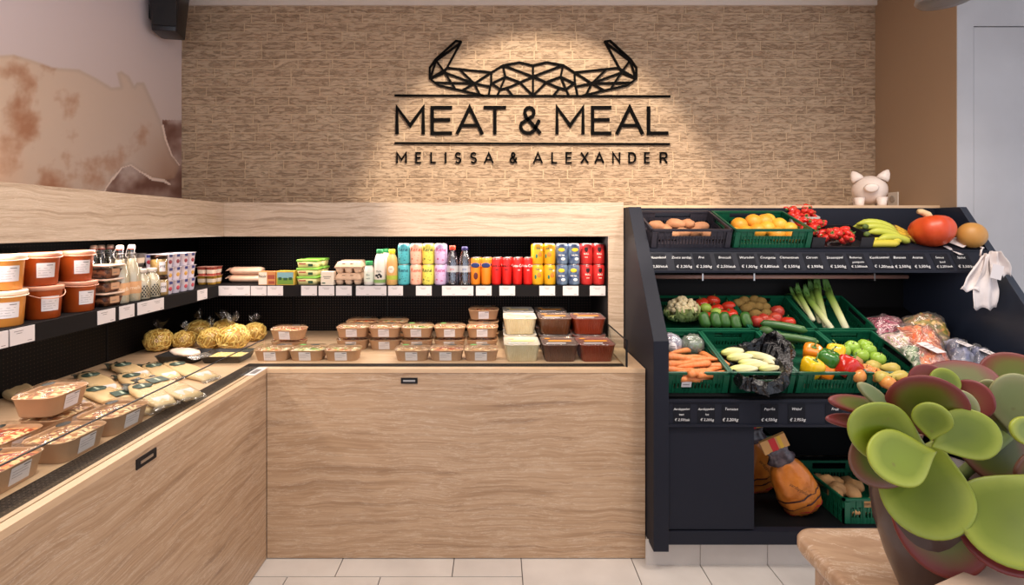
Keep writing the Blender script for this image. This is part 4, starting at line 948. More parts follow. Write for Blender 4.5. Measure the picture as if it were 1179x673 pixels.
for i, (px, py, k, lv, _) in enumerate(vp):
    p = Q(px, py, ZD + .028 + lv * .03); c_ = p + dirv * .115; a = math.atan2(dirv.y, dirv.x) + R(random.uniform(-7, 7))
    vk[k]((c_.x, c_.y, ZD + .001 + lv * .027), (0, R(random.uniform(0, 2)), a), 'cream vacuum pack, ' + vw[i], 'vacuum packs on the left deck')
# big kraft boxes on the left deck, their labels towards the aisle
lk = [kraftbox(1, .172, .135, .058, lw=.060, lh=.040, dome=.010), kraftbox(3, .172, .135, .058, lw=.060, lh=.040, dome=.010)]
G = 'kraft salad boxes on the left deck'
RZ = R(90)
for X, Y, z, k, w, rz in [(-1.240, 1.500, 0, 1, 'at the edge, second from the frame side', 0), (-1.240, 1.688, 0, 1, 'at the edge, farthest from the frame side', -3), (-1.262, 1.31, 0, 0, 'at the edge, cut by the left frame', 3), (-1.41, 1.475, 0, 0, 'in the second row, left of the upper box', 0), (-1.40, 1.665, 0, 1, 'hidden under the upper box', 2), (-1.41, 1.650, .0725, 1, 'raised on the upper layer', 4)]:
    lk[k]((X, Y, ZD + z), (0, 0, RZ + R(rz)), 'kraft salad box on the left deck, ' + w, G)
t = thing('clear_salad_pot', 'round clear salad pot at the left frame edge by the vent grille', 'salad pot', (-1.235, 1.205, ZD))
MB().lathe([(.045, .002), (.054, .05), (.03, .058)], 24).build('salad', salads[2], t); MB().lathe([(.047, 0), (.058, .055), (.062, .057), (.062, .062), (.05, .072), (.001, .074)], 24, cap1=False).build('pot', clear, t)
# ================================================================ PRODUCE RACK
rk = thing('produce_rack', 'tall black produce rack with sloping side panels right of the counter', 'rack', (1.55, 2.27, 0))
X0, X1, X2, X3 = .677, .743, 2.38, 2.446
prof = [(2.25, .101), (2.25, 1.01), (2.68, 1.607), (3.20, 1.607), (3.20, .101)]
for a, b_ in ((X0, X1),): part('side_panel', MB().prism(prof, a, b_, plane='YZ'), rackm, rk, .002)
part('side_panel', MB().prism([(2.25, .101), (2.25, 1.01), (2.68, 1.607), (3.20, 1.607), (3.20, .101)], X2, X3 - .03, plane='YZ'), mat('rack_panel_blue', '#1c2230', .35), rk, .002)
# plinth of floor tile
pt = MB(); pt.rng(X1 - .066, 2.9, 2.327, 3.2, 0, .10, 0)
for a, b_ in ((.663, .905), (.907, 1.205), (1.207, 1.505), (1.507, 1.9), (1.902, 2.38)): pt.rng(a, b_ - .001, 2.32, 2.326, 0, .112)
part('tiled_plinth', pt, [tile_m, mat('grout', '#5c5552', .8)], rk)
XR2 = X2
part('base_rail', MB().rng(X1, XR2, 2.262, 2.30, .125, .182), rackm, rk)
part('lower_shelf', MB().rng(X1, XR2, 2.30, 3.0, .168, .182), rackin, rk)
part('drawer_front', MB().rng(X1, (868 - CX) * 2.27 / F, 2.268, 2.288, .188, .632), rackm, rk, .001)
part('divider', MB().rng(1.100, 1.118, 2.288, 3.0, .182, .632), rackin, rk)
part('back_panel', MB().rng(X1, X2, 3.05, 3.07, .17, 1.60), rackin, rk)
# middle shelf boards under the tilted crates
RY0, RZ0, RY1, RZ1 = 2.30, .860, 2.665, .977           # front-row rims
UY0, UZ0, UY1, UZ1 = 2.675, .979, 2.965, 1.115          # rear-row rims
CH = .105
t1 = math.atan2(RZ1 - RZ0, RY1 - RY0); L1 = math.hypot(RZ1 - RZ0, RY1 - RY0); N1 = Vector((0, -math.sin(t1), math.cos(t1))); D1 = Vector((0, math.cos(t1), math.sin(t1)))
t2 = math.atan2(UZ1 - UZ0, UY1 - UY0); L2 = math.hypot(UZ1 - UZ0, UY1 - UY0); N2 = Vector((0, -math.sin(t2), math.cos(t2))); D2 = Vector((0, math.cos(t2), math.sin(t2)))
f1 = Vector((0, RY0, RZ0)) - N1 * (CH + .002); f2 = Vector((0, UY0, UZ0)) - N2 * (CH + .002)
def slab(p, d, n, L, th, x0, x1):
    q = [p, p + d * L, p + d * L - n * th, p - n * th]; return MB().prism([(v.y, v.z) for v in q], x0, x1, plane='YZ')
part('middle_shelf', slab(f1 - D1 * .02, D1, N1, L1 + .02, .012, X1, X2), rackin, rk)
part('middle_shelf', slab(f2, D2, N2, L2 + .04, .012, X1, X2), rackin, rk)
# top shelf
TY0, TZ0, TY1, TZ1 = 2.530, 1.392, 2.835, 1.500
t3 = math.atan2(TZ1 - TZ0, TY1 - TY0); L3 = math.hypot(TZ1 - TZ0, TY1 - TY0); N3 = Vector((0, -math.sin(t3), math.cos(t3))); D3 = Vector((0, math.cos(t3), math.sin(t3)))
part('top_shelf', slab(Vector((0, TY0, TZ0)), D3, N3, L3, .012, X1, X2), rackm, rk)
part('top_back_board', MB().rng(X1, X2, TY1, TY1 + .012, TZ1 - .03, 1.607), rackm, rk)
part('top_ledge', MB().rng(X0, XR - .002, 2.848, YB - .014, 1.600, 1.622), wood_rim, rk, .001)
chalk = mat('chalk', '#e4e2e0', .8); cardm = mat('slate_card', '#14151c', .7); cardm.node_tree.nodes['Principled BSDF'].inputs['Specular IOR Level'].default_value = .2
def strip(name, x0, x1, y0, z0, y1, z1, cards, s):
    """price strip from lower edge (y1,z1) to upper edge (y0,z0) with chalk-written cards"""
    d = Vector((0, y0 - y1, z0 - z1)); L = d.length; d.normalize(); n = Vector((0, -d.z, d.y)); c = Vector((0, y1, z1))
    st = MB().prism([(y0, z0), (y1, z1), (y1 + .012, z1), (y0 + .012, z0)], x0, x1, plane='YZ')
    q = c - Vector((0, .004, 0)); st.prism([(y0 - .006, z0 - .006), (y0 - .006, z0 + .002), (y0 + .012, z0 + .002), (y0 + .002, z0 - .006)], x0, x1, plane='YZ')
    st.prism([(y1 - .008, z1 - .002), (y1 - .008, z1 + .008), (y1 + .002, z1 + .008), (y1 + .004, z1 - .002)], x0, x1, plane='YZ')
    st = part(name, st, rackm, rk)
    ang = math.atan2(d.z, d.y)
    for px, py, lines in cards:
        Y = y1 + (y0 - y1) * .5; X = (px - CX) * Y / F; mid = Vector((X, (y0 + y1) / 2, (z0 + z1) / 2)) - Vector((0, math.sin(ang), -math.cos(ang))) * -0 + Vector((0, -math.sin(ang), math.cos(ang))) * .0015
        mx = Matrix.Translation(mid) @ Matrix.Rotation(ang - R(90), 4, 'X')
        w = .082 * s; h = L * .74
        mb = MB(); mb.box((0, .0004, -.002), (w, .0012, h), 0, mx)
        ns = len(lines)
        for i, tx in enumerate(lines):
            zz = h * (.24 - .56 * i / max(1, ns - 1)) if ns > 1 else 0
            zz += -.002; mb.text(tx, (.0175 if i < ns - 1 else .0195) * s * (1 if ns < 3 else .85), 1, mx @ TRS((random.uniform(-.004, .004), -.0006, zz), (0, R(random.uniform(-2, 2)), 0)), shear=.25)
        mb.build('price_card', [cardm, chalk], st, world=True)
strip('price_strip', X1, X2, 2.524, 1.390, 2.466, 1.290, [(757, 0, ['Bloemkool', '€ 2,50/stuk']), (786, 0, ['Zoete aardap.', '€ 3,20/kg']), (809, 0, ['Prei', '€ 2,50/kg']), (834, 0, ['Broccoli', '€ 2,50/stuk']), (860, 0, ['Wortelen', '€ 1,50/kg']), (884, 0, ['Courgette', '€ 0,80/stuk']), (910, 0, ['Clementinen', '€ 3,50/kg']), (936, 0, ['Citroen', '€ 3,90/kg']), (963, 0, ['Sinaasappel', '€ 2,50/kg']), (987, 0, ['Butternut', 'pompoen', '€ 3,50/stuk']), (1014, 0, ['Komkommer', '€ 1,20/stuk']), (1037, 0, ['Bananen', '€ 2,50/kg']), (1058, 0, ['Ananas', '€ 3,50/kg']), (1084, 0, ['Savooi', 'kool', '€ 2,20/stuk']), (1108, 0, ['Sjalot', '€ 3,50/kg'])], 1)
strip('price_strip', X1, X2, 2.262, .752, 2.262, .640, [(785, 0, ['Aardappelen', 'vast', '€ 2,50/zak']), (813, 0, ['Aardappelen', 'los', '€ 2,20/kg']), (841, 0, ['Tomaten', '€ 3,20/kg']), (886, 0, ['Paprika', '€ 4,50/kg']), (917, 0, ['Witlof', '€ 3,95/kg']), (960, 0, ['Fruit', '€ 3,50/kg'])], .92)
tb = MB().tube([(X1, 2.92, 1.225), (2.30, 2.92, 1.225)], .012, 12); part('lamp_tube', tb, mat('tube_pink', '#b08a80', .25), rk)
tb = MB().tube([(X1, 2.99, 1.262), (2.30, 2.99, 1.262)], .010, 12); part('lamp_tube', tb, MATS['tube_pink'], rk)
for x in (808, 867, 1005):
    X = (x - CX) * 2.92 / F; part('tube_clip', MB().rng(X - .004, X + .004, 2.905, 3.05, 1.205, 1.245), alu, rk)

# ---------------------------------------------------------------- crates
green = mat('crate_green', '#0b5238', .38); dgreen = mat('crate_black', '#2e2b33', .4)
def crate_mb(w, d, h, slots=True):
    mb = MB(); th = .005
    mb.rng(-w / 2 + .01, w / 2 - .01, .01, d - .01, 0, .004)
    for (ax, L, off) in (('x', w, 0), ('x', w, d), ('y', d, -w / 2), ('y', d, w / 2)):
        def bar(a, b_, z0, z1, t0=0, t1=th):
            # a..b along the wall, t0..t1 inward thickness; walls lean outwards a little
            s = 1 if off <= 0 else -1
            if ax == 'x': mb.rng(a, b_, min(off + s * t0, off + s * t1), max(off + s * t0, off + s * t1), z0, z1)
            else: mb.rng(min(off + s * t0, off + s * t1), max(off + s * t0, off + s * t1), a, b_, z0, z1)
        a0, a1 = (-w / 2, w / 2) if ax == 'x' else (0, d)
        bar(a0, a1, h - .011, h, -.0, .011)                       # rim
        bar(a0 + .004, a1 - .004, 0, h * .22, .003, .008)          # foot rail
        bar(a0 + .004, a1 - .004, h * .45, h * .62, .004, .008)    # middle panel
        n = max(5, int(L / .0155))
        for i in range(n + 1):
            p = a0 + .004 + (L - .012) * i / n
            bar(p, p + .005, 0.0, h * .62, .001, .009)             # ribs
        hw = L * .24
        for sgn in (-1, 1):
            c = (a0 + a1) / 2; e0, e1 = sorted((c + sgn * hw, c + sgn * (L / 2 - .004)))
            bar(e0, e1, h * .58, h - .01, .004, .008)              # solid ends beside the hand hole
            for i in range(4): p = e0 + (e1 - e0 - .005) * i / 3; bar(p, p + .005, 0, h - .01, .001, .009)
    return mb
def crate(name, label, w, d, h, loc, tilt, m, grp):
    t = thing(name, label, 'crate', loc, (tilt, 0, 0), grp); crate_mb(w, d, h).build('crate_body', m, t)
    for s in (-1, 1): MB().rng(s * (w / 2 - .018) - .012, s * (w / 2 - .018) + .012, -.0035, .001, .004, h - .014).build('corner_rib', m, t)
    return t
G = 'green crates of vegetables'
DV1 = [.747, 1.036, 1.328, 1.632, 1.918]
w1 = ['holding carrots and wrapped cabbages', 'holding chicory in a black bag', 'holding peppers and courgettes', 'holding apples and pears, behind the plant']
for i in range(4):
    a, b_ = DV1[i] + .001, DV1[i + 1] - .001
    crate('vegetable_crate', 'green plastic crate in the front row ' + w1[i], b_ - a, L1, CH, Vector(((a + b_) / 2, RY0, RZ0)) - N1 * CH, t1, green, G)
DV2 = [.747, 1.313, 1.643, 1.962]
w2 = ['holding cauliflower, tomatoes and cucumbers', 'holding kiwis and red apples', 'holding leeks']
for i in range(3):
    a, b_ = DV2[i] + .001, DV2[i + 1] - .001
    crate('vegetable_crate', 'green plastic crate in the rear row ' + w2[i], b_ - a, L2, CH, Vector(((a + b_) / 2, UY0, UZ0)) - N2 * CH, t2, green, G)
crate('fruit_crate', 'black plastic crate of brown potatoes at the left end of the top shelf', .396, .30, .096, Vector((.947, 2.553, 1.401)), t3, dgreen, None)
crate('fruit_crate', 'green plastic crate of oranges on the top shelf', .386, .30, .096, Vector((1.345, 2.553, 1.401)), t3, green, None)
crate('potato_crate', 'green crate of potatoes on the bottom shelf of the rack', .36, .39, .112, Vector((1.722, 2.32, .182)), 0, green, None)
crate('plastic_crate', 'tall green crate standing behind the printed potato bags on the bottom shelf', .26, .30, .24, Vector((1.30, 2.70, .182)), 0, green, None)
mb = MB().rng(-.022, .022, -.0045, -.0036, .035, .062); mb.rng(-.016, .012, -.0048, -.0044, .046, .049, 1)
o = mb.build('crate_tag', [white, inkm]); o.location = Vector((.842, RY0, RZ0)) - N1 * CH; o.rotation_euler = (t1, 0, 0)
tag(o, 'small white paper tag stuck on the front of the carrot crate', 'tag')

# ---------------------------------------------------------------- produce
def pl1(off): return Vector((0, RY0, RZ0)) - N1 * off
def pl2(off): return Vector((0, UY0, UZ0)) - N2 * off
def pl3(off): return Vector((0, TY0, TZ0)) + N3 * off
def put(kind, px, py, row, off, rot, label, grp, sc=None, lift=0):
    """off: depth of the item's centre below the crate rim (or above the top shelf)"""
    p0, n = ((pl1(off), N1) if row == 1 else (pl2(off), N2) if row == 2 else (pl3(off), N3))
    p = on(px, py, p0, n); return kind(tuple(p), rot, label, grp, sc)
def single(name, cat, mb, mats, stem=None):
    t = thing(name, 'x', cat); mb.build('flesh', mats, t)
    if stem: stem[0].build('stem', stem[1], t)
    return Kind(t)
def solid(name, cat, mb, mats):
    o = mb.build(name, mats); tag(o, 'x', cat); return Kind(o)
stemg = mat('stem_green', '#5f7d35', .6); stemb = mat('stem_brown', '#5b4028', .8)
def rnd(): return (random.uniform(-.5, .5), random.uniform(-.5, .5), random.uniform(0, 6.28))
tom = mat('tomato_red', '#cf2c1c', .22, col2='#d9482c', vs=9, sub=.05)
def calyx(z, r, n=5, w=.22):
    mb = MB()
    for i in range(n):
        a = 2 * math.pi * i / n; c, s = math.cos(a), math.sin(a); mb.tube([(0, 0, z), (c * r * .5, s * r * .5, z + .003), (c * r, s * r, z - .002)], lambda u: r * w * (1.05 - u), 6, flat=.3)
    mb.tube([(0, 0, z), (.002, 0, z + .012)], .0022, 6); return mb
k_tom = single('tomato', 'tomato', MB().ball((0, 0, 0), (.038, .038, .031), 0, 20, 12, fn=lambda d, a: 1 + .03 * math.cos(5 * a) * (1 - abs(d.z)) - .10 * max(0, d.z) ** 8), tom, (calyx(.028, .016), stemg))
k_kiwi = solid('kiwi', 'kiwi', MB().ball((0, 0, 0), (.033, .026, .026), 0, 16, 12, .03, 4), mat('kiwi_skin', '#9c7e40', .85, col2='#866732', vs=60, bump=(300, .4, .001)))
def appleprof(r): return [(r * .08, -.70 * r), (r * .45, -.86 * r), (r * .80, -.62 * r), (r * .98, -.1 * r), (r * .95, .35 * r), (r * .72, .72 * r), (r * .42, .84 * r), (r * .18, .74 * r), (r * .03, .60 * r)]
def apple(c1, c2, nm): return single(nm, 'apple', MB().lathe(appleprof(.038), 20, fr=lambda a, z: 1 + .015 * math.cos(5 * a)), mat(nm + '_skin', c1, .25, col2=c2, vs=18), (MB().tube([(0, 0, .022), (.004, 0, .040)], .0017, 6), stemb))
k_ared = apple('#b3222a', '#d05a3c', 'red_apple'); k_agrn = apple('#86ab35', '#9dbf4a', 'green_apple'); k_amix = apple('#d0603c', '#dba24c', 'blush_apple')
k_pear = single('pear', 'pear', MB().lathe([(.004, -.040), (.020, -.038), (.032, -.022), (.034, -.004), (.027, .018), (.017, .036), (.012, .050), (.005, .055)], 20), mat('pear_skin', '#b8a046', .4, col2='#c4b45c', vs=12), (MB().tube([(0, 0, .052), (.004, .002, .070)], .0018, 6), stemb))
def capsule(L, r, tip=.12, bend=0, n=14, lumpy=0):
    mb = MB(); pts = []; N = 13
    for i in range(N): u = i / (N - 1); pts.append((L * (u - .5), bend * (1 - (2 * u - 1) ** 2), 0))
    def rr(u):
        e = min(u, 1 - u) / tip; k = math.sqrt(max(0, 1 - (1 - min(1, e)) ** 2)); return max(.0015, r * k * (1 + lumpy * math.sin(u * 23)))
    return mb.tube(pts, rr, n)
cucm = mat('cucumber_green', '#2d5c23', .35, col2='#4a7a33', vs=26, stretch=(.4, 2, 2))
k_cuc = solid('cucumber', 'cucumber', capsule(.15, .024, tip=.3, bend=.006), cucm)
k_cuc_l = solid('cucumber', 'cucumber', capsule(.215, .021, bend=.014), mat('cucumber_dark', '#2c4f22', .32, col2='#3f6a30', vs=30, stretch=(.4, 2, 2)))
k_cuc_s = solid('avocado', 'avocado', MB().ball((0, 0, 0), (.036, .026, .025), 0, 16, 10, .05, 3, fn=lambda d, a: 1 - .14 * d.x), mat('avocado_skin', '#2c4a1e', .5, col2='#3f5f28', vs=60, bump=(120, .4, .001)))
carm = mat('carrot_orange', '#e07a35', .45, col2='#e8935a', vs=20, stretch=(6, 1, 1))
def carrot(L, r):
    pts = [(L * (u / 10 - .5), .004 * math.sin(u), 0) for u in range(11)]
    return MB().tube(pts, lambda u: r * (1 if .06 < u < .9 else .7) * (1 - .62 * u) * (1 + .02 * math.sin(u * 60)) + .001, 12)
k_car = [solid('carrot', 'carrot', carrot(.19, .019), carm), solid('carrot', 'carrot', carrot(.17, .017), carm)]
k_orange = solid('orange', 'orange', MB().ball((0, 0, 0), (.039, .039, .037), 0, 22, 14, .01, 3), mat('orange_peel', '#ea9a25', .42, bump=(260, .35, .001), col2='#efa93a', vs=6))
k_lemon = solid('orange', 'orange', MB().ball((0, 0, 0), (.037, .037, .036), 0, 22, 14, .01, 3), mat('orange_peel_pale', '#eab23a', .42, bump=(260, .35, .001)))
potm = mat('potato_skin', '#b98d5a', .75, col2='#a3764a', vs=22, bump=(70, .3, .002))
k_pot = [solid('potato', 'potato', MB().ball((0, 0, 0), (.038, .029, .026), 0, 16, 11, .14, 2, s), potm) for s in (1, 2)]
k_spot = [solid('sweet_potato', 'potato', MB().ball((0, 0, 0), (.062, .036, .034), 0, 18, 11, .14, 2, s), mat('sweet_potato_skin', '#9c6a49', .75, col2='#b27d58', vs=22, bump=(70, .3, .002))) for s in (1, 3)]
def pepper(c1, c2, nm):
    prof = [(.008, -.042), (.022, -.045), (.036, -.036), (.041, -.010), (.046, .018), (.044, .034), (.032, .044), (.016, .040), (.006, .034)]
    mb = MB().lathe(prof, 32, fr=lambda a, z: 1 + (.075 - .5 * max(0, -z - .02)) * math.cos(4 * a + .3) - (.05 * abs(math.sin(2 * a + .15)) ** .5 if z > .03 else 0))
    st = MB().lathe([(.012, .036), (.013, .041), (.006, .045)], 10).tube([(0, 0, .042), (.002, 0, .056), (.010, .001, .068), (.016, .002, .072)], lambda u: .0048 * (1 - .25 * u), 8)
    return single(nm, 'pepper', mb, mat(nm + '_skin', c1, .16, col2=c2, vs=7, coat=.3), (st, stemg))
k_py = pepper('#eec21c', '#e9b010', 'yellow_pepper'); k_po = pepper('#ea8a1c', '#e27614', 'orange_pepper'); k_pg = pepper('#3c7a2a', '#2f6a22', 'green_pepper'); k_prd = pepper('#cf2a1c', '#b82016', 'red_pepper')

# rear row: cauliflower, tomatoes, cucumbers
t = thing('cauliflower', 'cream cauliflower in ragged green leaves at the left end of the rear crate', 'cauliflower', tuple(on(786, 361, pl2(.035), N2)))
mb = MB(); rr = random.Random(5)
for i in range(90):
    d = Vector((rr.gauss(0, 1), rr.gauss(0, 1) - .4, abs(rr.gauss(0, .8)) - .1)).normalized(); p = d * .060; p.z *= .8; q = rr.uniform(.011, .018); p = p * 1.22; p.z += .026; mb.ball(tuple(p), (q, q, q * .9), 0, 8, 6, .15, 3, i)
mb.ball((0, 0, 0), (.06, .06, .045)); mb.build('curd', mat('curd', '#e8d9b0', .8, bump=(260, .8, .002), col2='#dfcb9c', vs=40), t)
def leafgrid(L, w, wav, seed, curl=.4, n=8, m_=5, th=.0015):
    vs = []; rr = random.Random(seed)
    for i in range(n + 1):
        u = i / n; ww = w * math.sin(math.pi * min(.97, .08 + u * .86)) ** .6
        for j in range(m_ + 1):
            v = j / m_ * 2 - 1; vs.append((L * u * math.cos(curl * u), ww / 2 * v, L * u * math.sin(curl * u) + .25 * w * v * v + wav * math.sin(u * 14 + v * 5 + seed) * abs(v)))
    k = len(vs); fs = []
    for i in range(n):
        for j in range(m_): a = i * (m_ + 1) + j; fs.append((a, a + 1, a + m_ + 2, a + m_ + 1))
    vs2 = vs + [(x, y, z - th) for x, y, z in vs]; fs += [tuple(reversed([q + k for q in f])) for f in fs[:]]
    b = [j for j in range(m_ + 1)] + [i * (m_ + 1) + m_ for i in range(1, n + 1)] + [n * (m_ + 1) + j for j in range(m_ - 1, -1, -1)] + [i * (m_ + 1) for i in range(n - 1, 0, -1)]
    for a, c in zip(b, b[1:] + b[:1]): fs.append((a, a + k, c + k, c))
    return vs2, fs
clm = mat('cauli_leaf', '#93ab58', .6, col2='#c6d08c', vs=18)
for i in range(13):
    a = i * 2.4; mb = MB(); vs, fs = leafgrid(.058 + .016 * (i % 3), .056, .016, i, .35 + .2 * (i % 2)); mb.add(vs, fs, 0, True, TRS((.052 * math.cos(a), .052 * math.sin(a), -.034), (0, 0, a)) @ TRS((0, 0, 0), (0, R(-4 - 14 * (i % 3)), 0)))
    mb.build('leaf', clm, t)
G = 'tomatoes in the rear crate'
for px, py, off in [(808, 349, .02), (821, 346, .02), (825, 356, .01), (839, 353, .02), (841, 362, .005), (832, 363, .0), (815, 357, .01), (818, 365, .02)]: put(k_tom, px, py, 2, off, rnd(), 'ripe red tomato behind the cucumbers', G)
k_lime = solid('lime', 'lime', MB().ball((0, 0, 0), (.032, .027, .027), 0, 16, 10), mat('lime_skin', '#8fae3c', .35, col2='#a8c050', vs=10)); put(k_lime, 813, 354.5, 2, -.01, (0, .3, .2), 'light green round vegetable lying among the tomatoes', None)
put(k_lime, 825, 360, 2, -.012, (0, .3, .2), 'yellow-green round vegetable peeping up behind the cucumbers', None)
G = 'cucumbers standing in the rear crate'
for i, (px, py, q) in enumerate([(812, 368, .03), (825, 368, .03), (835.5, 368, .03), (848, 371, .04), (860, 368, .03)]):
    put(k_cuc, px, py, 2, q - .03, (R(4), R(-58), R(90 + random.uniform(-8, 8))), 'dark green cucumber leaning on the crate front, ' + ORD[i] + ' from the left', G, (.62, 1.12, 1.12))
G = 'kiwis in the rear crate'
for px, py in [(856.5, 346), (868.5, 345), (859, 355), (873, 353), (881, 353.5), (869.5, 361.5), (882, 361), (850, 349), (864, 352), (876, 347)]: put(k_kiwi, px, py, 2, .02, (random.uniform(-.3, .3), random.uniform(-.3, .3), random.uniform(-.5, .5)), 'brown kiwi in the rear crate', G)
G = 'red apples beside the kiwis'
for px, py in [(895, 358.5), (880.5, 368), (893, 366.5), (887, 371), (872, 370)]: put(k_ared, px, py, 2, .025, rnd(), 'dark red apple lying beside the kiwis', G, .95)
put(k_tom, 907.5, 370.5, 2, .02, (0, 0, 1), 'orange-red tomato at the crate front right of the red apples', None, .95)
# leeks
lkm, tt, bb = nt('leek'); tc = node(tt, 'ShaderNodeTexCoord'); sx = node(tt, 'ShaderNodeSeparateXYZ'); tt.links.new(tc.outputs['Object'], sx.inputs[0])
mr = node(tt, 'ShaderNodeMapRange'); mr.inputs[1].default_value = 0; mr.inputs[2].default_value = .36; tt.links.new(sx.outputs['Z'], mr.inputs[0])
tt.links.new(ramp(tt, mr.outputs[0], [(0, '#e6e4bc'), (.25, '#d3dc96'), (.5, '#8fae4c'), (.75, '#5c8a40'), (1, '#4f7a4a')]), bb.inputs['Base Color']); bb.inputs['Roughness'].default_value = .4
def leek(seed):
    rr = random.Random(seed); t = thing('leek', 'x', 'leek')
    MB().tube([(0, 0, 0), (.001, 0, .09), (.003, 0, .19), (.005, 0, .24)], lambda u: .0145 + .003 * u, 14).tube([(0, 0, -.006), (0, 0, .004)], .010, 10).build('shaft', lkm, t)
    for i in range(5):
        a = i * 1.25 + seed; L = rr.uniform(.10, .16); vs, fs = leafgrid(L, .032, .002, i, rr.uniform(.1, .6), 7, 4)
        MB().add(vs, fs, 0, True, TRS((.006 * math.cos(a), .006 * math.sin(a), .19), (0, 0, a)) @ TRS((0, 0, 0), (0, R(-80), 0))).build('leaf', lkm, t)
    return Kind(t)
kl = [leek(1), leek(2)]
for i, (x0, y0, x1, y1, Ya, Yb, w) in enumerate([(957, 377.5, 922, 331, 2.70, 2.99, 'second from the right at its foot, leaning left'), (974, 377.5, 948, 322, 2.70, 3.0, 'rightmost, longest'), (951, 376, 938, 318, 2.76, 3.02, 'tallest, standing in the middle'), (944, 371, 932, 325, 2.8, 3.02, 'behind the middle ones'), (936, 368, 915, 329, 2.75, 3.0, 'left, beside the tomatoes'), (930, 360, 909, 333, 2.82, 3.0, 'leftmost, half hidden')]):
    a = P(x0, y0, Ya); b_ = P(x1, y1, Yb); d = b_ - a; q = d.to_track_quat('Z', 'Y'); kl[i % 2](tuple(a), q.to_euler(), 'leek with white foot and green top, ' + w, 'leeks', d.length / .34)
# front row: carrots
G = 'carrots in the front crate'
for i, (px, py, off, a) in enumerate([(790, 411, .012, 3), (798, 420, .01, 14), (803, 414, .018, -6), (786, 418, .012, 20), (812, 427, .012, 24), (796, 428, .02, 12), (780, 425, .02, 0), (815, 421, .024, -2), (824, 430, .022, 16), (790, 433, .04, 6), (806, 436, .045, 10), (785, 404, .03, 30), (822, 413, .03, -70), (776, 412, .02, -8)]):
    put(k_car[i % 2], px, py, 1, off, (t1, R(random.uniform(-4, 4)), R(a) + (math.pi if i % 3 else 0) * (i % 2)), 'orange carrot in the front crate', G)
def wrapped(label, px, py, c1, c2, r, sticker):
    t = thing('wrapped_cabbage', label, 'cabbage', tuple(on(px, py, pl1(.03), N1)))
    MB().ball((0, 0, 0), (r, r, r * .92), 0, 22, 14, .12, 3, px).build('cabbage_head', speckle('cab%d' % int(px), [c1, c2, c1], 26, .5, .5), t)
    mb = MB().ball((0, 0, 0), (r * 1.05, r * 1.05, r * .98), 0, 22, 14, .16, 5, px + 3); mb.build('film', film('cabbage_film', (.96, .97, .96), .14, .7, .15, (24, 1), .10), t)
    if sticker:
        m_ = Matrix.Rotation(R(-8), 4, 'Z') @ TRS((0, -r * 1.06, -.004)); MB().lathe([(.020, 0), (.020, .001)], 20, mx=m_ @ TRS((0, 0, 0), (R(90), 0, 0), (1, 1.35, 1))).box((0, -.0018, .006), (.022, .0008, .003), 1, m_).box((0, -.0018, -.004), (.026, .0008, .003), 1, m_).build('sticker', [white, inkm], t)
wrapped('film-wrapped purple and white cabbage with white sticker at the left end of the carrot crate', 772, 396, '#b9b8c4', '#8a7c8e', .056, True)
wrapped('film-wrapped green cabbage behind the carrots, next to the crate divider', 797, 397, '#5d6e4e', '#77866a', .055, False)
# chicory and its black bag
chm, tt, bb = nt('chicory'); tc = node(tt, 'ShaderNodeTexCoord'); sx = node(tt, 'ShaderNodeSeparateXYZ'); tt.links.new(tc.outputs['Object'], sx.inputs[0]); mr = node(tt, 'ShaderNodeMapRange'); mr.inputs[1].default_value = -.07; mr.inputs[2].default_value = .075
tt.links.new(sx.outputs['X'], mr.inputs[0]); tt.links.new(ramp(tt, mr.outputs[0], [(0, '#b3bb4c'), (.32, '#dcd690'), (1, '#e9e2bc')]), bb.inputs['Base Color']); bb.inputs['Roughness'].default_value = .4
k_ch = solid('chicory', 'chicory', MB().ball((0, 0, 0), (.082, .0215, .021), 0, 18, 16, fn=lambda d, a: (1 - .28 * d.x * d.x * (d.x < 0)) * (1 + .05 * math.cos(6 * math.atan2(d.z, d.y) + d.x * 3))), chm)
G = 'chicory heads in the black bag'
for i, (px, py, a) in enumerate([(850, 411, 12), (842, 405, 20), (866, 420, 4), (853, 425, 6), (872, 410, -50), (880, 414, -80), (862, 417, 2), (885, 424, 10)]): put(k_ch, px, py, 1, .015 + .004 * (i % 3), (t1, 0, R(a)), 'pale chicory head in the black bag', G, .98 if i < 5 else .8)
bagm = mat('black_bag', '#0a080a', .22, bump=(28, 1, .012))
t = thing('plastic_bag', 'crumpled black plastic bag opened round the chicory', 'bag'); mb = MB(); n = 64; rs = []
cen = on(868, 417, pl1(.01), N1)
RIMB = [(905, 418, .0), (908, 404, -.02), (901, 392, -.03), (892, 384, -.035), (879, 388, -.03), (868, 394, -.01), (857, 399, .005), (846, 401, .03), (833, 408, .045), (836, 420, .04), (846, 428, .02), (856, 436, .0), (868, 438, -.004), (882, 442, -.008), (895, 438, -.012), (903, 430, -.012)]
def rimpt(u):
    k = u * len(RIMB); i = int(k) % len(RIMB); f = k - int(k); a, b_ = RIMB[i], RIMB[(i + 1) % len(RIMB)]; f = f * f * (3 - 2 * f)
    return on(a[0] * (1 - f) + b_[0] * f, a[1] * (1 - f) + b_[1] * f, pl1(a[2] * (1 - f) + b_[2] * f), N1)
floor_c = on(866, 420, pl1(.075), N1)
def jit(p, i, j, am=.007): return p + Vector((noise.noise(Vector((i * .55, j * 1.3, 1))), noise.noise(Vector((i * .55, j * 1.3, 5))), noise.noise(Vector((i * .55, j * 1.3, 9))))) * am * 2
prof_ = [(.15, -.075), (.45, -.07), (.75, -.05), (.90, -.02), (.97, .004), (1.04, .010), (1.14, -.004), (1.22, -.030)]
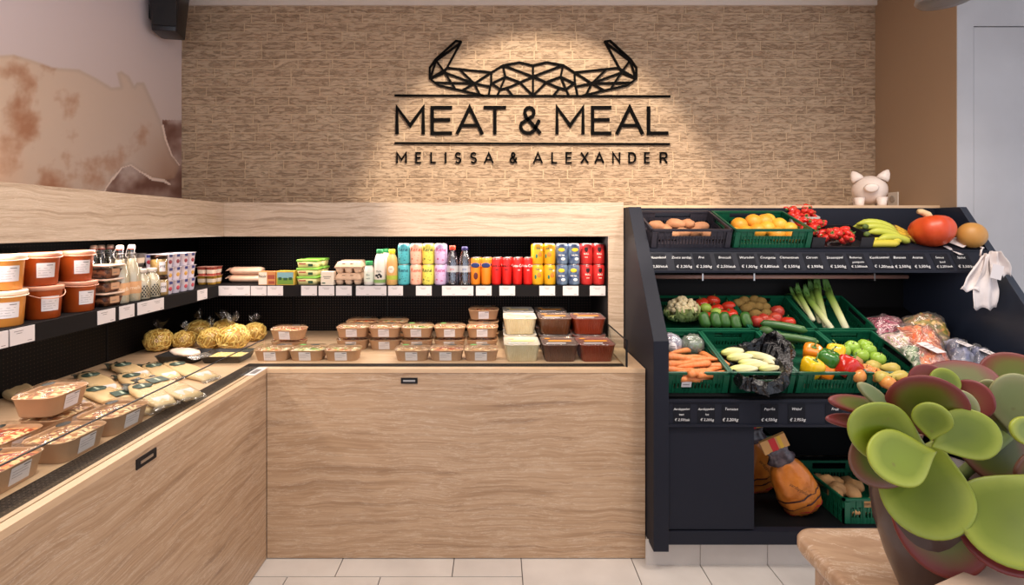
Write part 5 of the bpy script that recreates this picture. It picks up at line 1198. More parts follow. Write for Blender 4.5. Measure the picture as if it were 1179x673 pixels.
for j, (q, hgt) in enumerate(prof_):
    ring = []
    for i in range(n):
        r_ = rimpt(i / n); c2 = floor_c; base = Vector((c2.x, c2.y, c2.z)); flat = r_ - N1 * ((r_ - pl1(.0)).dot(N1))
        cc = cen - N1 * ((cen - pl1(0)).dot(N1)); p = cc.lerp(flat, q); hr = (r_ - pl1(0)).dot(N1); p = p + N1 * (hr * min(1, q ** 3) + hgt + .002)
        if q > 1 and i / n > .45: p = p + N1 * 0
        p = jit(p, i, j); hh_ = (p - pl1(0)).dot(N1)
        if p.x > 1.285 and hh_ < .010: p = p + N1 * (.010 - hh_)
        ring.append(tuple(p))
    rs.append(ring)
mb.rings(rs, 0, False, True, False); o = mb.build('bag_body', bagm, t); s_ = o.modifiers.new('s', 'SOLIDIFY'); s_.thickness = .0015
# courgettes and avocados
put(k_cuc_l, 902, 376.5, 1, -.022, (t1, R(6), R(-24)), 'long dark cucumber lying uppermost behind the peppers', 'long cucumbers in the pepper crate', 1.0)
put(k_cuc_l, 917, 390.5, 1, -.008, (t1, R(6), R(-16)), 'long dark cucumber just behind the orange pepper', 'long cucumbers in the pepper crate', .92)
for i, (px, py) in enumerate([(883, 381), (894, 386), (900, 394), (907, 400), (905, 409), (898, 378), (911, 391)]): put(k_cuc_s, px, py, 1, .006 + .003 * i, (t1, 0, R(-40 + 13 * i)), 'short dark green vegetable beside the black bag', 'dark green vegetables beside the bag')
G = 'sweet peppers in the front crate'
for k, px, py, off, rot, l, sc in [(k_po, 935, 407, .012, (R(24), R(-8), .3), 'orange pepper behind the yellow one, beside the cucumber', .98), (k_py, 934.5, 423.5, .008, (R(22), R(-6), 1.0), 'yellow pepper at the crate front beside the black bag', 1.0), (k_pg, 953, 415, .004, (R(16), R(10), .2), 'green pepper between the yellow and red peppers', 1.05), (k_py, 962, 407, .018, (R(25), R(14), 2), 'yellow pepper behind the green and red peppers', .95), (k_prd, 976.5, 423, .006, (R(30), R(12), 1.2), 'red pepper at the front right of the crate', 1.08), (k_po, 950, 428, .05, (R(30), 0, 2.2), 'orange pepper low in the crate under the green one', .9)]:
    put(k, px, py, 1, off, rot, l, G, sc)
put(k_pot[0], 985, 416.5, 1, .015, (0, 0, .6), 'brown potato lying between the red pepper and the green apples', None, 1.0)
G = 'green apples in the fruit crate'
for px, py in [(970.5, 404), (991.5, 409), (1000, 403), (1010.5, 413), (981, 400), (996, 398)]: put(k_agrn, px, py, 1, .012, (random.uniform(-.3, .5), random.uniform(-.3, .3), 0), 'green apple in the fruit crate', G, .90)
G = 'pears in the fruit crate'
for px, py, a in [(1006, 421, 112), (1026, 424, -115), (1036, 433, -95), (1017, 434, 80)]: put(k_pear, px, py, 1, .010, (R(90), 0, R(a)), 'yellow-green pear in the fruit crate', G, .82)
G = 'blush apples in the fruit crate'
for px, py in [(1007, 431), (997, 427), (1022, 440), (1045, 441), (988, 432)]: put(k_amix, px, py, 1, .022, rnd(), 'blush apple at the front of the fruit crate', G, .85)
# top shelf
G = 'brown potatoes in the black crate'
for i, (px, py, q) in enumerate([(757, 260, .05), (778, 257.5, .055), (792, 258, .055), (806, 261, .045), (766, 264, .03), (800, 268, .03), (785, 268, .03), (771, 270, .03), (815, 270, .03), (755, 270, .03)]): put(k_spot[i % 2], px, py, 3, q, (t3, R(random.uniform(-12, 12)), R(random.choice([-30, 15, 60, 100]))), 'brown potato in the black crate on the top shelf', G, .82)
G = 'oranges in the green crate'
for i, (px, py, q, k) in enumerate([(851, 259, .062, 0), (867, 255, .072, 0), (880, 255, .072, 0), (884, 254, .07, 1), (897, 259, .060, 1), (883, 263, .05, 1), (909, 264, .045, 1), (872, 266, .045, 0), (858, 268, .035, 0), (895, 270, .035, 0), (845, 270, .035, 0), (913, 271, .035, 0)]): put((k_orange, k_lemon)[k], px, py, 3, q, rnd(), 'orange in the green crate on the top shelf', G, 1.06)
# strawberries
sbm, tt, bb = nt('strawberry'); v = node(tt, 'ShaderNodeTexVoronoi'); v.inputs['Scale'].default_value = 170; tt.links.new(coords(tt), v.inputs['Vector'])
tt.links.new(ramp(tt, v.outputs['Distance'], [(.12, '#e0b04c'), (.2, '#d42a24')]), bb.inputs['Base Color']); bb.inputs['Roughness'].default_value = .25
bp = node(tt, 'ShaderNodeBump'); bp.inputs['Strength'].default_value = .4; bp.inputs['Distance'].default_value = .002; tt.links.new(v.outputs['Distance'], bp.inputs['Height']); tt.links.new(bp.outputs[0], bb.inputs['Normal'])
def strawberry():
    t = thing('strawberry', 'x', 'strawberry'); MB().lathe([(.001, -.020), (.006, -.018), (.0125, -.006), (.0155, .006), (.0125, .014), (.004, .016)], 14).build('flesh', sbm, t); calyx(.016, .011, 6, .28).build('calyx', stemg, t); return Kind(t)
ks = strawberry(); rr = random.Random(8)
def punnet(name, label, px, py, w, d, h, m, seed, front, n=(5, 4), cut=None):
    p = on(px, py, pl3(.002), N3); t = thing(name, label, 'punnet', tuple(p), (t3, 0, 0)); mb = MB()
    th = .003
    mb.rng(-w / 2, w / 2, 0, d, 0, .003)
    if cut: mb.rng(-w / 2, -w * cut, 0, th, 0, h).rng(w * cut, w / 2, 0, th, 0, h).rng(-w * cut, w * cut, 0, th, 0, .008)
    else: mb.rng(-w / 2, w / 2, 0, th, 0, h)
    mb.rng(-w / 2, w / 2, d - th, d, 0, h).rng(-w / 2, -w / 2 + th, 0, d, 0, h).rng(w / 2 - th, w / 2, 0, d, 0, h); mb.build('box', m, t); return p, t
cardw = mat('white_carton', '#d9cdc4', .6); cardb = mat('black_carton', '#1e1b1e', .45)
p, t = punnet('strawberry_box', 'white carton box of strawberries at the back beside the orange crate', 925, 264, .155, .13, .07, cardw, 1, False)
mb = MB().rng(-.0775, .0775, .127, .13, .07, .098); mb.rng(-.06, .02, .1255, .127, .075, .085, 1); mb.build('raised_back', [cardw, inkm], t)
p2, t = punnet('strawberry_tray', 'black cardboard tray with cut-out front holding strawberry punnets', 969, 285.5, .30, .19, .055, cardb, 2, True, cut=.29)
p3 = p2 + Vector((0, .01, .004)); clr = film('punnet_clear', (.97, .96, .95), .12, .6, .1)
t = thing('strawberry_punnet', 'clear punnet of strawberries showing in the cut-out of the black tray', 'punnet', tuple(p2 + D3 * .012 + N3 * .004 + Vector((.0, 0, 0))), (t3, 0, 0))
MB().loft([(0, .13, .09, .012), (.045, .145, .10, .014), (.046, .152, .106, .014)], 0, cap1=False, mx=TRS((0, .055, 0))).build('punnet_body', clr, t)
t = thing('strawberry_punnet', 'clear punnet of strawberries behind the front one in the black tray', 'punnet', tuple(p2 + D3 * .10 + N3 * .006 + Vector((-.07, 0, 0))), (t3, 0, 0))
MB().loft([(0, .13, .075, .012), (.045, .145, .085, .014), (.046, .150, .088, .014)], 0, cap1=False, mx=TRS((0, .045, 0))).build('punnet_body', clr, t)
def berries(n, base, w, d, z0, z1, dx=0, dy=0, grp='', lab=''):
    for i in range(n):
        q = base + Vector((dx + rr.uniform(-w / 2, w / 2), 0, 0)) + D3 * (dy + rr.uniform(0, d)) + N3 * rr.uniform(z0, z1); ks(tuple(q), (rr.uniform(.5, 2.2), rr.uniform(-.9, .9), rr.uniform(0, 6.28)), lab, grp, rr.uniform(.95, 1.25))
berries(46, p, .14, .10, .050, .092, dy=.022, grp='strawberries in the white box', lab='red strawberry heaped in the white carton box')
berries(30, p2, .12, .085, .022, .072, dy=.022, grp='strawberries in the front punnet', lab='red strawberry in the punnet behind the tray cut-out')
berries(30, p2, .13, .085, .03, .085, dx=-.07, dy=.11, grp='strawberries in the rear punnet', lab='red strawberry in the rear punnet of the black tray')
# bananas
def banana(L, r, bend):
    pts = []; N = 12
    for i in range(N): a = (i / (N - 1) - .5) * bend; pts.append((L / bend * math.sin(a), 0, -L / bend * (math.cos(a) - 1)))
    return MB().tube(pts, lambda u: r * (.28 if u < .08 else .35 if u > .97 else min(1, .5 + (u - .08) * 4, .45 + (1 - u) * 5)), 8, smooth=True)
def bananas(label, px, py, off, cols, specs, nm):
    t = thing('banana_bunch', label, 'bananas', tuple(on(px, py, pl3(off), N3)))
    m_ = mat(nm, cols[0], .45, col2=cols[1], vs=cols[2], vamt=cols[3])
    for L, r, be, lc, rt_ in specs: MB().add([], []).build('x', m_) if 0 else banana(L, r, be).build('banana', m_, t).__setattr__('location', lc) or t.children[-1].__setattr__('rotation_euler', rt_)
    mb = MB().ball((-.060, .0, .045), (.016, .012, .014), 0, 10, 8, .2, 3)
    mb.build('crown', mat('banana_crown', '#5d7a2c', .6, col2='#4b4a22', vs=40), t)
bananas('green-yellow banana bunch arched beside the strawberry tray', 1010, 271, .03, ('#c2c04a', '#a9b43c', 6, .8),
        [(.19, .020, 1.3, (.015, .015, .062), (R(200), R(14), R(-14))), (.19, .019, 1.3, (.02, -.008, .040), (R(195), R(16), R(-10))), (.18, .019, 1.2, (.022, -.035, .018), (R(190), R(14), R(-6))), (.18, .019, 1.2, (.0, .04, .05), (R(205), R(6), R(-22))), (.17, .019, 1.0, (.045, -.05, -.006), (R(180), R(4), R(2)))], 'banana_green')
bananas('yellow bananas lying flat in front of the greener bunch', 1012, 280, .014, ('#d3bd3c', '#bfb83c', 6, .8), [(.17, .019, .5, (0, -.012, 0), (R(90), 0, R(2))), (.16, .018, .5, (.03, .018, .012), (R(90), 0, R(-8)))], 'banana_yellow')
bananas('brown-spotted ripe bananas between the green bunch and the pumpkin', 1040, 273, .018, ('#d9b43c', '#5b3c1c', 34, .25), [(.15, .016, .9, (.0, 0, .018), (R(90), R(28), R(-10))), (.15, .016, .9, (-.008, -.018, .006), (R(90), R(24), R(-6))), (.14, .015, .8, (.012, .018, .028), (R(90), R(30), R(-14)))], 'banana_spotted')
# pumpkin, squash, tissue and card
t = thing('pumpkin', 'large orange-red pumpkin with a stubby cream stem on the top shelf', 'pumpkin', tuple(on(1073, 265, pl3(.072), N3)), (R(-12), R(-6), R(-20)))
MB().ball((0, 0, 0), (.091, .105, .082), 0, 60, 20, fn=lambda d, a: (1 + .045 * abs(math.cos(4.5 * a)) ** .6 * (1 - abs(d.z) ** 3)) * (1 - .22 * max(0, d.z) ** 6)).build('pumpkin_body', mat('pumpkin_skin', '#d9561c', .4, col2='#bf3d1c', vs=5), t)
MB().tube([(0, 0, .056), (-.006, -.004, .082), (-.030, -.012, .096), (-.045, -.018, .098)], lambda u: .020 - .008 * u, 10).build('stem', mat('pumpkin_stem', '#d8b98c', .7), t)
t = thing('squash', 'smooth tan squash leaning behind the white tissue right of the pumpkin', 'squash', tuple(on(1121, 270, pl3(.066), N3)), (0, R(-22), R(-20)))
MB().ball((0, 0, 0), (.060, .054, .062), 0, 24, 16, fn=lambda d, a: 1 - .12 * d.x).build('squash_body', mat('squash_skin', '#c59248', .45, col2='#b57f3c', vs=8), t)
def tissue(seed, w, d, h):
    mb = MB(); n = 12; vs = []
    for i in range(n + 1):
        for j in range(n + 1):
            x = w * (i / n - .5); y = d * (j / n - .5); vs.append((x, y, h * (.5 + noise.noise(Vector((x * 28, y * 28, seed)))) * (1 - (2 * i / n - 1) ** 4)))
    k = len(vs); fs = [(j * (n + 1) + i, j * (n + 1) + i + 1, (j + 1) * (n + 1) + i + 1, (j + 1) * (n + 1) + i) for j in range(n) for i in range(n)]
    return mb.add(vs, fs, 0, False)
paperm = mat('tissue_white', '#e0d6d4', .6)
o = tissue(4, .13, .09, .05).build('tissue_paper', paperm); o.location = on(1110, 281, pl3(.004), N3); o.rotation_euler = (t3, 0, .2); s_ = o.modifiers.new('s', 'SOLIDIFY'); s_.thickness = .001; tag(o, 'crumpled white tissue under the squash, beside the pumpkin', 'tissue')
o = MB().box((0, 0, 0), (.045, .075, .0012)).build('price_card', white); o.location = on(1098, 288, pl3(-.002), N3); o.rotation_euler = (t3 + R(12), 0, R(28)); tag(o, 'blank white card hanging over the shelf edge below the pumpkin', 'card')
# white bags on a hook
t = thing('carrier_bags', 'bunch of white plastic bags hanging from the top strip by the right panel', 'bags', tuple(P(1131, 292, 2.44)))
def hang(seed, w, h, lean, top):
    n, m_ = 14, 14; vs = []
    for j in range(m_ + 1):
        v = j / m_; ww = w * (.22 + .78 * min(1, v * 1.6) ** .8)
        for i in range(n + 1):
            u = i / n - .5; vs.append((lean * v + ww * u, -.010 * math.sin(i * .75 + seed) * (1.1 - .5 * v) + .018 * noise.noise(Vector((i * .22, v * 2.2, seed))) - .02 * seed % .03, -h * v + top + (.008 * math.sin(i * .9 + seed) * (v > .9)) + .012 * abs(u) * (v < .1)))
    fs = [(j * (n + 1) + i, j * (n + 1) + i + 1, (j + 1) * (n + 1) + i + 1, (j + 1) * (n + 1) + i) for j in range(m_) for i in range(n)]
    return MB().add(vs, fs, 0, True)
bgm = mat('bag_white', '#ded3cf', .45)
for s, w, h, le, tp, dx, dy in ((1, .11, .16, -.055, -.01, -.012, 0), (2, .115, .255, -.012, .0, .0, -.015), (3.5, .085, .11, .03, .01, .022, -.03)):
    o = hang(s, w, h, le, tp).build('bag', bgm, t); o.location = (dx, dy, 0); q = o.modifiers.new('s', 'SOLIDIFY'); q.thickness = .001
MB().box((.030, -.060, -.075), (.052, .001, .065), 0, Matrix.Rotation(R(14), 4, 'Y')).build('paper_note', white, t)
MB().tube([(-.01, 0, -.01), (-.004, 0, .02), (.006, 0, .028), (.01, .02, .03)], .004, 6).tube([(.03, 0, -.005), (.038, 0, .012)], .003, 6).build('handles', bgm, t)
# piggy bank
pm_ = mat('pig_white', '#e3d2c6', .4)
t = thing('piggy_bank', 'white ceramic pig standing on the wooden ledge above the rack', 'piggy bank', (2.14, 2.99, 1.622), (0, 0, R(-31)))
mb = MB().ball((0, .02, .095), (.088, .095, .082), 0, 28, 18); mb.build('body', pm_, t)
mb = MB().lathe([(.034, 0), (.036, .012), (.031, .034), (.026, .036)], 20, mx=TRS((0, -.075, .100), (R(90), 0, 0), (1, .72, 1))); mb.build('snout', pm_, t)
for s in (-1, 1):
    vs = []; MB().lathe([(.030, 0), (.028, .02), (.018, .045), (.004, .062)], 14, mx=TRS((s * .055, -.02, .150), (R(-6), R(28 * s), 0), (1.05, .45, 1))).build('ear', pm_, t)
    for yy in (-.045, .075): MB().lathe([(.022, 0), (.022, .01), (.028, .05)], 14, mx=TRS((s * .052, yy, 0))).build('leg', pm_, t)
# bags of cut vegetables on the right of the middle shelf
def pillow(name, label, cat, pts, row, off, m, th, seed, grp=None, extra=None, clearm=None):
    """bag with a quadrilateral outline given by four photo points (front-left, front-right, back-right, back-left)"""
    p0, n_ = ((pl1(off), N1) if row == 1 else (pl2(off), N2)); q = [on(x, y, p0, n_) for x, y in pts]; c = (q[0] + q[1] + q[2] + q[3]) / 4
    t = thing(name, label, cat, tuple(c), group=grp)
    def surf(sc, up, sd):
        n = 16; vs = []
        for side in (1, -1):
            for j in range(n + 1):
                for i in range(n + 1):
                    u, v = i / n, j / n; p = (q[0] * (1 - u) + q[1] * u) * (1 - v) + (q[3] * (1 - u) + q[2] * u) * v - c; p = p * sc
                    e = (math.sin(math.pi * u) * math.sin(math.pi * v)) ** .45; e = max(e, .0)
                    hh = th * e * (1 + .5 * noise.noise(Vector((u * 4, v * 4, sd))) + .35 * noise.noise(Vector((u * 11, v * 11, sd)))) * (up if side == 1 else .35)
                    vs.append(tuple(p + n_ * hh * side + Vector((noise.noise(Vector((u * 5, v * 5, sd + 9))) * .012, 0, 0))))
        k = (n + 1) ** 2; fs = []
        for j in range(n):
            for i in range(n): a = j * (n + 1) + i; fs += [(a, a + 1, a + n + 2, a + n + 1), (a + k + n + 1, a + k + n + 2, a + k + 1, a + k)]
        return MB().add(vs, fs, 0, True)
    surf(1, 1, seed).build('contents', m, t); surf(1.08, 1.15, seed + 1).build('plastic_bag', clearm or bagfilm, t)
    if extra: extra(t, n_)
    return t
def lab_(dx, dy, up, w, h, rz):
    def f(t, n_): o = MB().box((0, 0, 0), (w, h, .001)).box((-.0, h * .2, .0008), (w * .6, .003, .0006), 1).box((-.0, -h * .05, .0008), (w * .6, .003, .0006), 1).build('label', [white, inkm], t); o.location = Vector((dx, dy, 0)) + n_ * up; o.rotation_euler = (math.atan2(-n_.y, n_.z), 0, rz)
    return f
G = 'bagged cut vegetables on the right of the shelf'
bf2 = film('crisp_film', (.98, .96, .96), .10, .75, .12, (45, 1), .06)
pillow('vegetable_bag', 'clear bag of olive and brown vegetables at the back of the bag pile', 'bag of vegetables', [(1045, 390), (1096, 398), (1082, 366), (1040, 366)], 2, -.01, speckle('olive_mix', ['#8a7a3c', '#b5824c', '#6b6a2c', '#c9a878'], 50), .06, 1, G, clearm=bf2)
pillow('vegetable_bag', 'clear bag of purple-red radish sticks beside the leek crate', 'bag of vegetables', [(1012, 386), (1046, 388), (1036, 368), (996, 366)], 2, .015, speckle('radish_mix', ['#8e2440', '#b8506a', '#6e1c34', '#d8a0a4'], 45, stretch=(1, 4, 1)), .045, 2, G, clearm=bf2)
pillow('vegetable_bag', 'clear bag of orange grated carrot in the middle of the bag pile', 'bag of vegetables', [(1062, 428), (1096, 424), (1072, 380), (1032, 376)], 1, -.035, speckle('carrot_mix', ['#d9682c', '#e38a4c', '#c9502a', '#eaa070'], 70, stretch=(2, 1, 1)), .06, 3, G, clearm=bf2)
pillow('vegetable_bag', 'clear bag of pale shredded vegetables beside the divider, below the radish bag', 'bag of vegetables', [(1044, 410), (1074, 412), (1050, 384), (1012, 386)], 1, -.02, speckle('pale_mix', ['#e2cfc4', '#c99aa0', '#d8bfae', '#a9a06a'], 60, stretch=(3, 1, 1)), .04, 4, G, clearm=bf2)
pillow('vegetable_bag', 'clear bag of green salad with white label at the front of the bag pile', 'bag of vegetables', [(1056, 424), (1096, 428), (1076, 400), (1034, 400)], 1, -.03, speckle('green_mix', ['#6b8a5a', '#9bb08a', '#4c6a48', '#c4cab4'], 60), .045, 5, G, extra=lab_(-.005, -.02, .062, .06, .09, R(18)), clearm=bf2)
navym = mat('navy_pack', '#272e4c', .3, col2='#9a9cb4', vs=9, vamt=.3)
pillow('snack_pack', 'navy and white printed bag right of the orange carrot bag', 'bag', [(1096, 420), (1124, 422), (1112, 394), (1086, 392)], 1, -.03, navym, .04, 6, 'navy printed bags', extra=lab_(.01, .0, .05, .05, .05, R(25)))
pillow('snack_pack', 'navy and white printed bag at the far right, half behind the plant', 'bag', [(1122, 430), (1150, 432), (1136, 402), (1108, 400)], 1, -.02, navym, .04, 7, 'navy printed bags', extra=lab_(.01, -.01, .05, .05, .05, R(25)))
# bottom shelf: potatoes and printed bags
G = 'potatoes in the bottom crate'
for i, (x, y, z) in enumerate([(1.60, 2.52, .275), (1.615, 2.46, .27), (1.585, 2.44, .262), (1.66, 2.44, .265), (1.72, 2.5, .26), (1.60, 2.36, .235), (1.66, 2.36, .235), (1.72, 2.38, .235), (1.78, 2.42, .24), (1.80, 2.36, .23), (1.85, 2.45, .24), (1.85, 2.38, .23), (1.66, 2.55, .25), (1.60, 2.60, .24), (1.75, 2.6, .23)]): k_pot[i % 2]((x, y, z), rnd(), 'potato in the bottom green crate', G, 1.15)
for sd, loc, rt_, lab, grp in ((1, (1.425, 2.405, .204), (R(12), R(-27), R(-8)), 'orange printed potato bag with red and yellow top, leaning on the crate', None), (2, (1.325, 2.62, .190), (R(10), R(-12), R(4)), 'orange printed potato bag standing behind, mostly its red and yellow top in view', None)):
    t = thing('potato_bag', lab, 'bag of potatoes', loc, rt_); t.scale = (1.12, 1.05, 1.08); hb = .262; rs = []; n = 28
    for i in range(15):
        u = i / 14; w = .084 * (.55 + .45 * math.sin(math.pi * min(1, .15 + u * .95)) ** .5) if u > 0 else .05; dp = .060 * math.sin(math.pi * (.12 + .80 * u)) ** .6
        rs.append([(w * math.cos(a) * (1 + .07 * noise.noise(Vector((math.cos(a) * 2, math.sin(a) * 2, u * 5 + sd)))), dp * math.sin(a) * (1 + .35 * noise.noise(Vector((math.cos(a) * 2.5, math.sin(a) * 2.5, u * 6 + sd)))), hb * u) for a in [2 * math.pi * j / n for j in range(n)]])
    pbm = mat('potato_bag_print', '#cf7f32', .3, col2='#b5601f', vs=16, bump=(28, .5, .01))
    MB().rings(rs).build('bag_body', pbm, t)
    bands = MB()
    for i0, sc, k in ((1, 1.02, 1), (3, 1.02, 0), (5, 1.02, 0)): bands.rings([[(x * sc, y * sc, z) for x, y, z in rs[i0]], [(x * sc, y * sc, z + .008) for x, y, z in rs[i0]]], k, True, False, False)
    bands.text('aardappelen', .020, 2, TRS((0.0, -.072, .16), (0, R(60), 0))); bands.build('printed_band', [mat('band_dark', '#3b1e1e', .4), mat('band_red', '#a32a2c', .4), mat('band_ink2', '#2c1614', .5)], t)
    top = MB(); tz = [(.258, .056, .034), (.275, .046, .022), (.292, .038, .014), (.315, .046, .010)]
    top.rings([[(w * math.cos(a) * (1 + .1 * math.sin(5 * a)), dd * math.sin(a) + .003 * math.sin(7 * a), z) for a in [2 * math.pi * j / 24 for j in range(24)]] for z, w, dd in tz]); top.build('gathered_film', mat('dark_film', '#2e2a30', .25, col2='#6a5c60', vs=40), t)
    hd = MB().rng(-.052, .052, -.006, .006, .312, .375, 0); hd.rng(-.018, .008, -.0075, .0075, .313, .374, 1); hd.rng(.016, .03, -.0075, .0075, .313, .374, 2); hd.build('header_card', [mat('hd_tan', '#cf9a5c', .5), mat('hd_red', '#c8242c', .5), mat('hd_yel', '#e0b23c', .5)], t)
# ================================================================ STONE TABLE AND PLANT
TZ = .785
t = thing('stone_table', 'travertine table with rounded corner in the right foreground', 'table', (1.2, .8, 0))
def rrect(x0, x1, y0, y1, r, n=8):
    out = []
    for cx, cy, a0 in ((x1 - r, y1 - r, 0), (x0 + r, y1 - r, 90), (x0 + r, y0 + r, 180), (x1 - r, y0 + r, 270)):
        for i in range(n + 1): a = R(a0 + 90 * i / n); out.append((cx + r * math.cos(a), cy + r * math.sin(a)))
    return out
rs = []
for z, ins in ((TZ - .045, .012), (TZ - .040, .005), (TZ - .030, 0), (TZ - .012, 0), (TZ - .004, .004), (TZ, .012)):
    rs.append([(x, y, z) for x, y in rrect(.700 + ins, 1.75 - ins, .15 + ins, 1.252 - ins, .05 - ins * .5)])
MB().rings(rs, 0, True).build('table_top', travt, t, world=True)
MB().rings([[(x, y, z) for x, y in rrect(.735, 1.7, .2, 1.225, .03)] for z in (.002, TZ - .045)], 0, True).build('table_base', travt, t, world=True)
ba = math.atan2(.065, .154); c0 = Vector((.72, .871, 0)); dv = Vector((math.cos(ba), math.sin(ba), 0)); nv = Vector((math.sin(ba), -math.cos(ba), 0))
o = MB().box((0, 0, .057), (.48, .28, .114)).build('table_box', mat('pale_board', '#d2b59c', .5), bevel=.002); o.location = c0 + dv * .24 + nv * .14 + Vector((0, 0, TZ + .0005)); o.rotation_euler = (0, 0, ba)
tag(o, 'pale beige flat-topped box in the bottom right corner, before the plant pot', 'box')
pl = thing('potted_succulent', 'large paddle-leaved succulent with red-edged green leaves in a dark egg-shaped pot', 'plant', (.855, 1.02, TZ))
MB().lathe([(.050, 0), (.056, .004), (.078, .06), (.098, .13), (.104, .18), (.100, .225), (.093, .245), (.086, .245), (.088, .22), (.02, .215)], 40, cap1=True).build('pot', mat('pot_glaze', '#3a2825', .35, col2='#493531', vs=14, bump=(40, .15, .002), coat=.3), pl)
MB().ball((0, 0, .215), (.086, .086, .012), 0, 20, 6, .3, 8).build('soil', mat('soil', '#2c211b', .95), pl)
lmats = []
def leafmat(nm, c_in, c_mid, c_rim, r0=.62, r1=.97):
    m, t, b = nt(nm); at = node(t, 'ShaderNodeAttribute'); at.attribute_name = 'rim'
    n = node(t, 'ShaderNodeTexNoise'); n.inputs['Scale'].default_value = 28; n.inputs['Detail'].default_value = 5; t.links.new(coords(t), n.inputs['Vector'])
    ad = node(t, 'ShaderNodeMath', operation='MULTIPLY_ADD'); ad.inputs[1].default_value = .22; t.links.new(n.outputs[0], ad.inputs[0]); t.links.new(at.outputs['Fac'], ad.inputs[2])
    c = ramp(t, ad.outputs[0], [(.12, c_in), (r0 + .1, c_mid), (r1 + .09, c_rim)])
    v = node(t, 'ShaderNodeTexVoronoi'); v.inputs['Scale'].default_value = 26; t.links.new(coords(t), v.inputs['Vector']); s = ramp(t, v.outputs['Distance'], [(.05, (1, 1, 1, 1)), (.12, (0, 0, 0, 1))])
    ml = node(t, 'ShaderNodeMath', operation='MULTIPLY'); ml.inputs[1].default_value = .35; t.links.new(s, ml.inputs[0])
    t.links.new(mixrgb(t, ml.outputs[0], c, lin('#6e4a30')), b.inputs['Base Color']); b.inputs['Roughness'].default_value = .36
    b.inputs['Subsurface Weight'].default_value = .05; b.inputs['Subsurface Radius'].default_value = (.01, .02, .004)
    return m
LM = {'g': leafmat('leaf_green', '#5c6a0a', '#6a7810', '#8a942e'), 'r': leafmat('leaf_red_edge', '#58661a', '#62601e', '#742a22', .60, .93), 'p': leafmat('leaf_pale', '#7f8a56', '#838c5a', '#969466'),
      'd': leafmat('leaf_dark', '#464f18', '#4d521a', '#6c4432', .66, .98), 'y': leafmat('leaf_bright', '#7a8a14', '#788614', '#9ca436'), 'R': leafmat('leaf_reddish', '#7a6034', '#84483a', '#7c3230', .5, .9)}
def paddle(bx, by, bY, tx, ty, tY, wpx, m, tilt=0, cup=.12, shape=.62, th=.010):
    """leaf from base point to tip point; tilt turns the blade about its length"""
    a = P(bx, by, bY); b_ = P(tx, ty, tY); d = b_ - a; L = d.length; x = d.normalized(); view = (Vector((0, 0, H)) - (a + b_) / 2).normalized()
    z = (view - x * view.dot(x)).normalized(); z.rotate(Matrix.Rotation(R(tilt), 3, x)); y = z.cross(x); w = wpx * ((bY + tY) / 2) / F / 2
    vs = []; rim = []; nr, na = 8, 40
    def outline(an):
        u = .5 - .5 * math.cos(an); c0_ = .57; k = math.sqrt(max(0, 1 - ((u - c0_) / (1 - c0_)) ** 2)) if u > c0_ else .14 * math.sqrt(u / c0_) + .86 * math.sin(math.pi / 2 * u / c0_) ** 1.25; return u * L, (1 if an < math.pi else -1) * w * k
    cx_ = L * .56
    for side in (1, -1):
        for r_ in range(nr + 1):
            f = r_ / nr; f2 = math.sin(f * math.pi / 2)
            for i in range(na):
                ox, oy = outline(2 * math.pi * i / na); px_ = cx_ + (ox - cx_) * f2; py_ = oy * f2
                h = cup * (w * (py_ / max(w, 1e-6)) ** 2 + .5 * L * ((px_ - cx_) / L) ** 2) + side * th / 2 * math.sqrt(max(0, 1 - f ** 2.6)) * (1 if px_ > L * .1 else 1.2)
                vs.append(tuple(a + x * px_ + y * py_ + z * h - Vector(pl.location))); rim.append(f2)
    fs = []; K = (nr + 1) * na
    for s in (0, 1):
        for r_ in range(nr):
            for i in range(na):
                j = (i + 1) % na; q = (s * K + r_ * na + i, s * K + r_ * na + j, s * K + (r_ + 1) * na + j, s * K + (r_ + 1) * na + i); fs.append(q if s else q[::-1])
    mb = MB(); mb.add(vs, fs, 0, True); o = mb.build('leaf', LM[m], pl)
    at = o.data.attributes.new('rim', 'FLOAT', 'POINT'); at.data.foreach_set('value', rim)
    # weld the two skins along the edge
    import bmesh
    bm = bmesh.new(); bm.from_mesh(o.data); bmesh.ops.remove_doubles(bm, verts=bm.verts, dist=.00012); bmesh.ops.recalc_face_normals(bm, faces=bm.faces); bm.to_mesh(o.data); bm.free()
    for p_ in o.data.polygons: p_.use_smooth = True
    return o
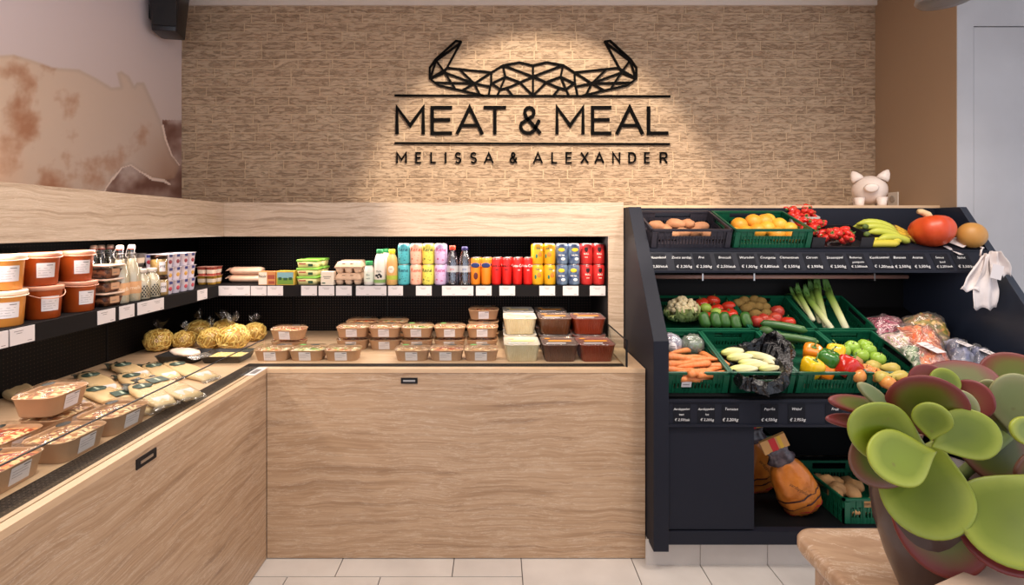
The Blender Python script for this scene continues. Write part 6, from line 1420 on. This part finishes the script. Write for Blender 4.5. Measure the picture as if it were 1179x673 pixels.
# base x,y,depth, tip x,y,depth, width px, material, tilt
for a in [
    (1165, 475, 1.04, 1172, 407, 1.08, 66, 'r', 10), (1105, 475, 1.04, 1106, 415, 1.09, 72, 'r', -10), (1084, 470, 1.03, 1060, 419, 1.06, 40, 'R', 0), (1092, 465, 1.01, 1084, 423, 1.03, 30, 'g', 20),
    (1040, 475, 1.00, 953, 461, .99, 24, 'r', 35), (1030, 490, 1.0, 950, 482, .99, 18, 'R', 30), (1035, 478, .99, 987, 441, .98, 18, 'p', 30),
    (1088, 505, 1.02, 1182, 520, 1.00, 82, 'd', 0), (1112, 490, 1.01, 1124, 438, 1.0, 44, 'R', -15),
    (1062, 500, 1.00, 982, 545, .98, 62, 'd', -10), (1075, 510, .99, 1088, 665, .93, 92, 'r', 10), (1078, 505, .98, 1056, 617, .92, 88, 'g', 0),
    (1140, 490, 1.03, 1139, 436, 1.02, 30, 'p', 0), (1166, 500, 1.0, 1168, 429, .98, 50, 'p', 20),
    (1078, 508, .97, 1057, 431, .95, 78, 'r', 0), (1094, 500, .97, 1109, 449, .96, 38, 'p', 10),
    (1066, 515, .95, 976, 482, .93, 68, 'g', -5), (1072, 506, .93, 1074, 463, .92, 38, 'g', 0),
    (1076, 520, .93, 1000, 532, .89, 62, 'y', 0), (1072, 515, .93, 1147, 488, .90, 56, 'g', 0),
    (1200, 552, .93, 1137, 652, .885, 96, 'R', 8), (1202, 545, .91, 1136, 641, .86, 98, 'g', 0),
    (1205, 500, .93, 1162, 492, .91, 32, 'y', 0), (1215, 555, .95, 1172, 530, .93, 56, 'd', 0)]:
    paddle(*a)
cr = P(1080, 508, .975) - Vector(pl.location)
MB().tube([(0, 0, .21), tuple((Vector((0, 0, .21)) + cr) / 2 + Vector((.01, 0, 0))), tuple(cr)], .012, 10).build('stem', mat('succulent_stem', '#6b7a3c', .6), pl)
c2_ = P(1160, 500, 1.0) - Vector(pl.location)
MB().tube([(.03, 0, .21), tuple((Vector((.03, 0, .21)) + c2_) / 2), tuple(c2_)], .011, 10).build('stem', MATS['succulent_stem'], pl)

# ================================================================ tidy up
for k in Kind.every:
    if not k.used:
        for c in list(k.o.children_recursive): bpy.data.objects.remove(c)
        bpy.data.objects.remove(k.o)
WORDS = ORD + ['eleventh', 'twelfth', 'thirteenth', 'fourteenth', 'fifteenth', 'sixteenth']
same = {}
for o in list(SC.objects):
    if o.parent is None and 'label' in o.keys(): same.setdefault(o['label'], []).append(o)
for lab, os_ in same.items():
    if 1 < len(os_) <= 16:
        os_.sort(key=lambda o: o.location.x / o.location.y)
        for i, o in enumerate(os_): o['label'] = lab + ', ' + ('leftmost' if i == 0 else 'rightmost' if i == len(os_) - 1 else WORDS[i] + ' from the left')
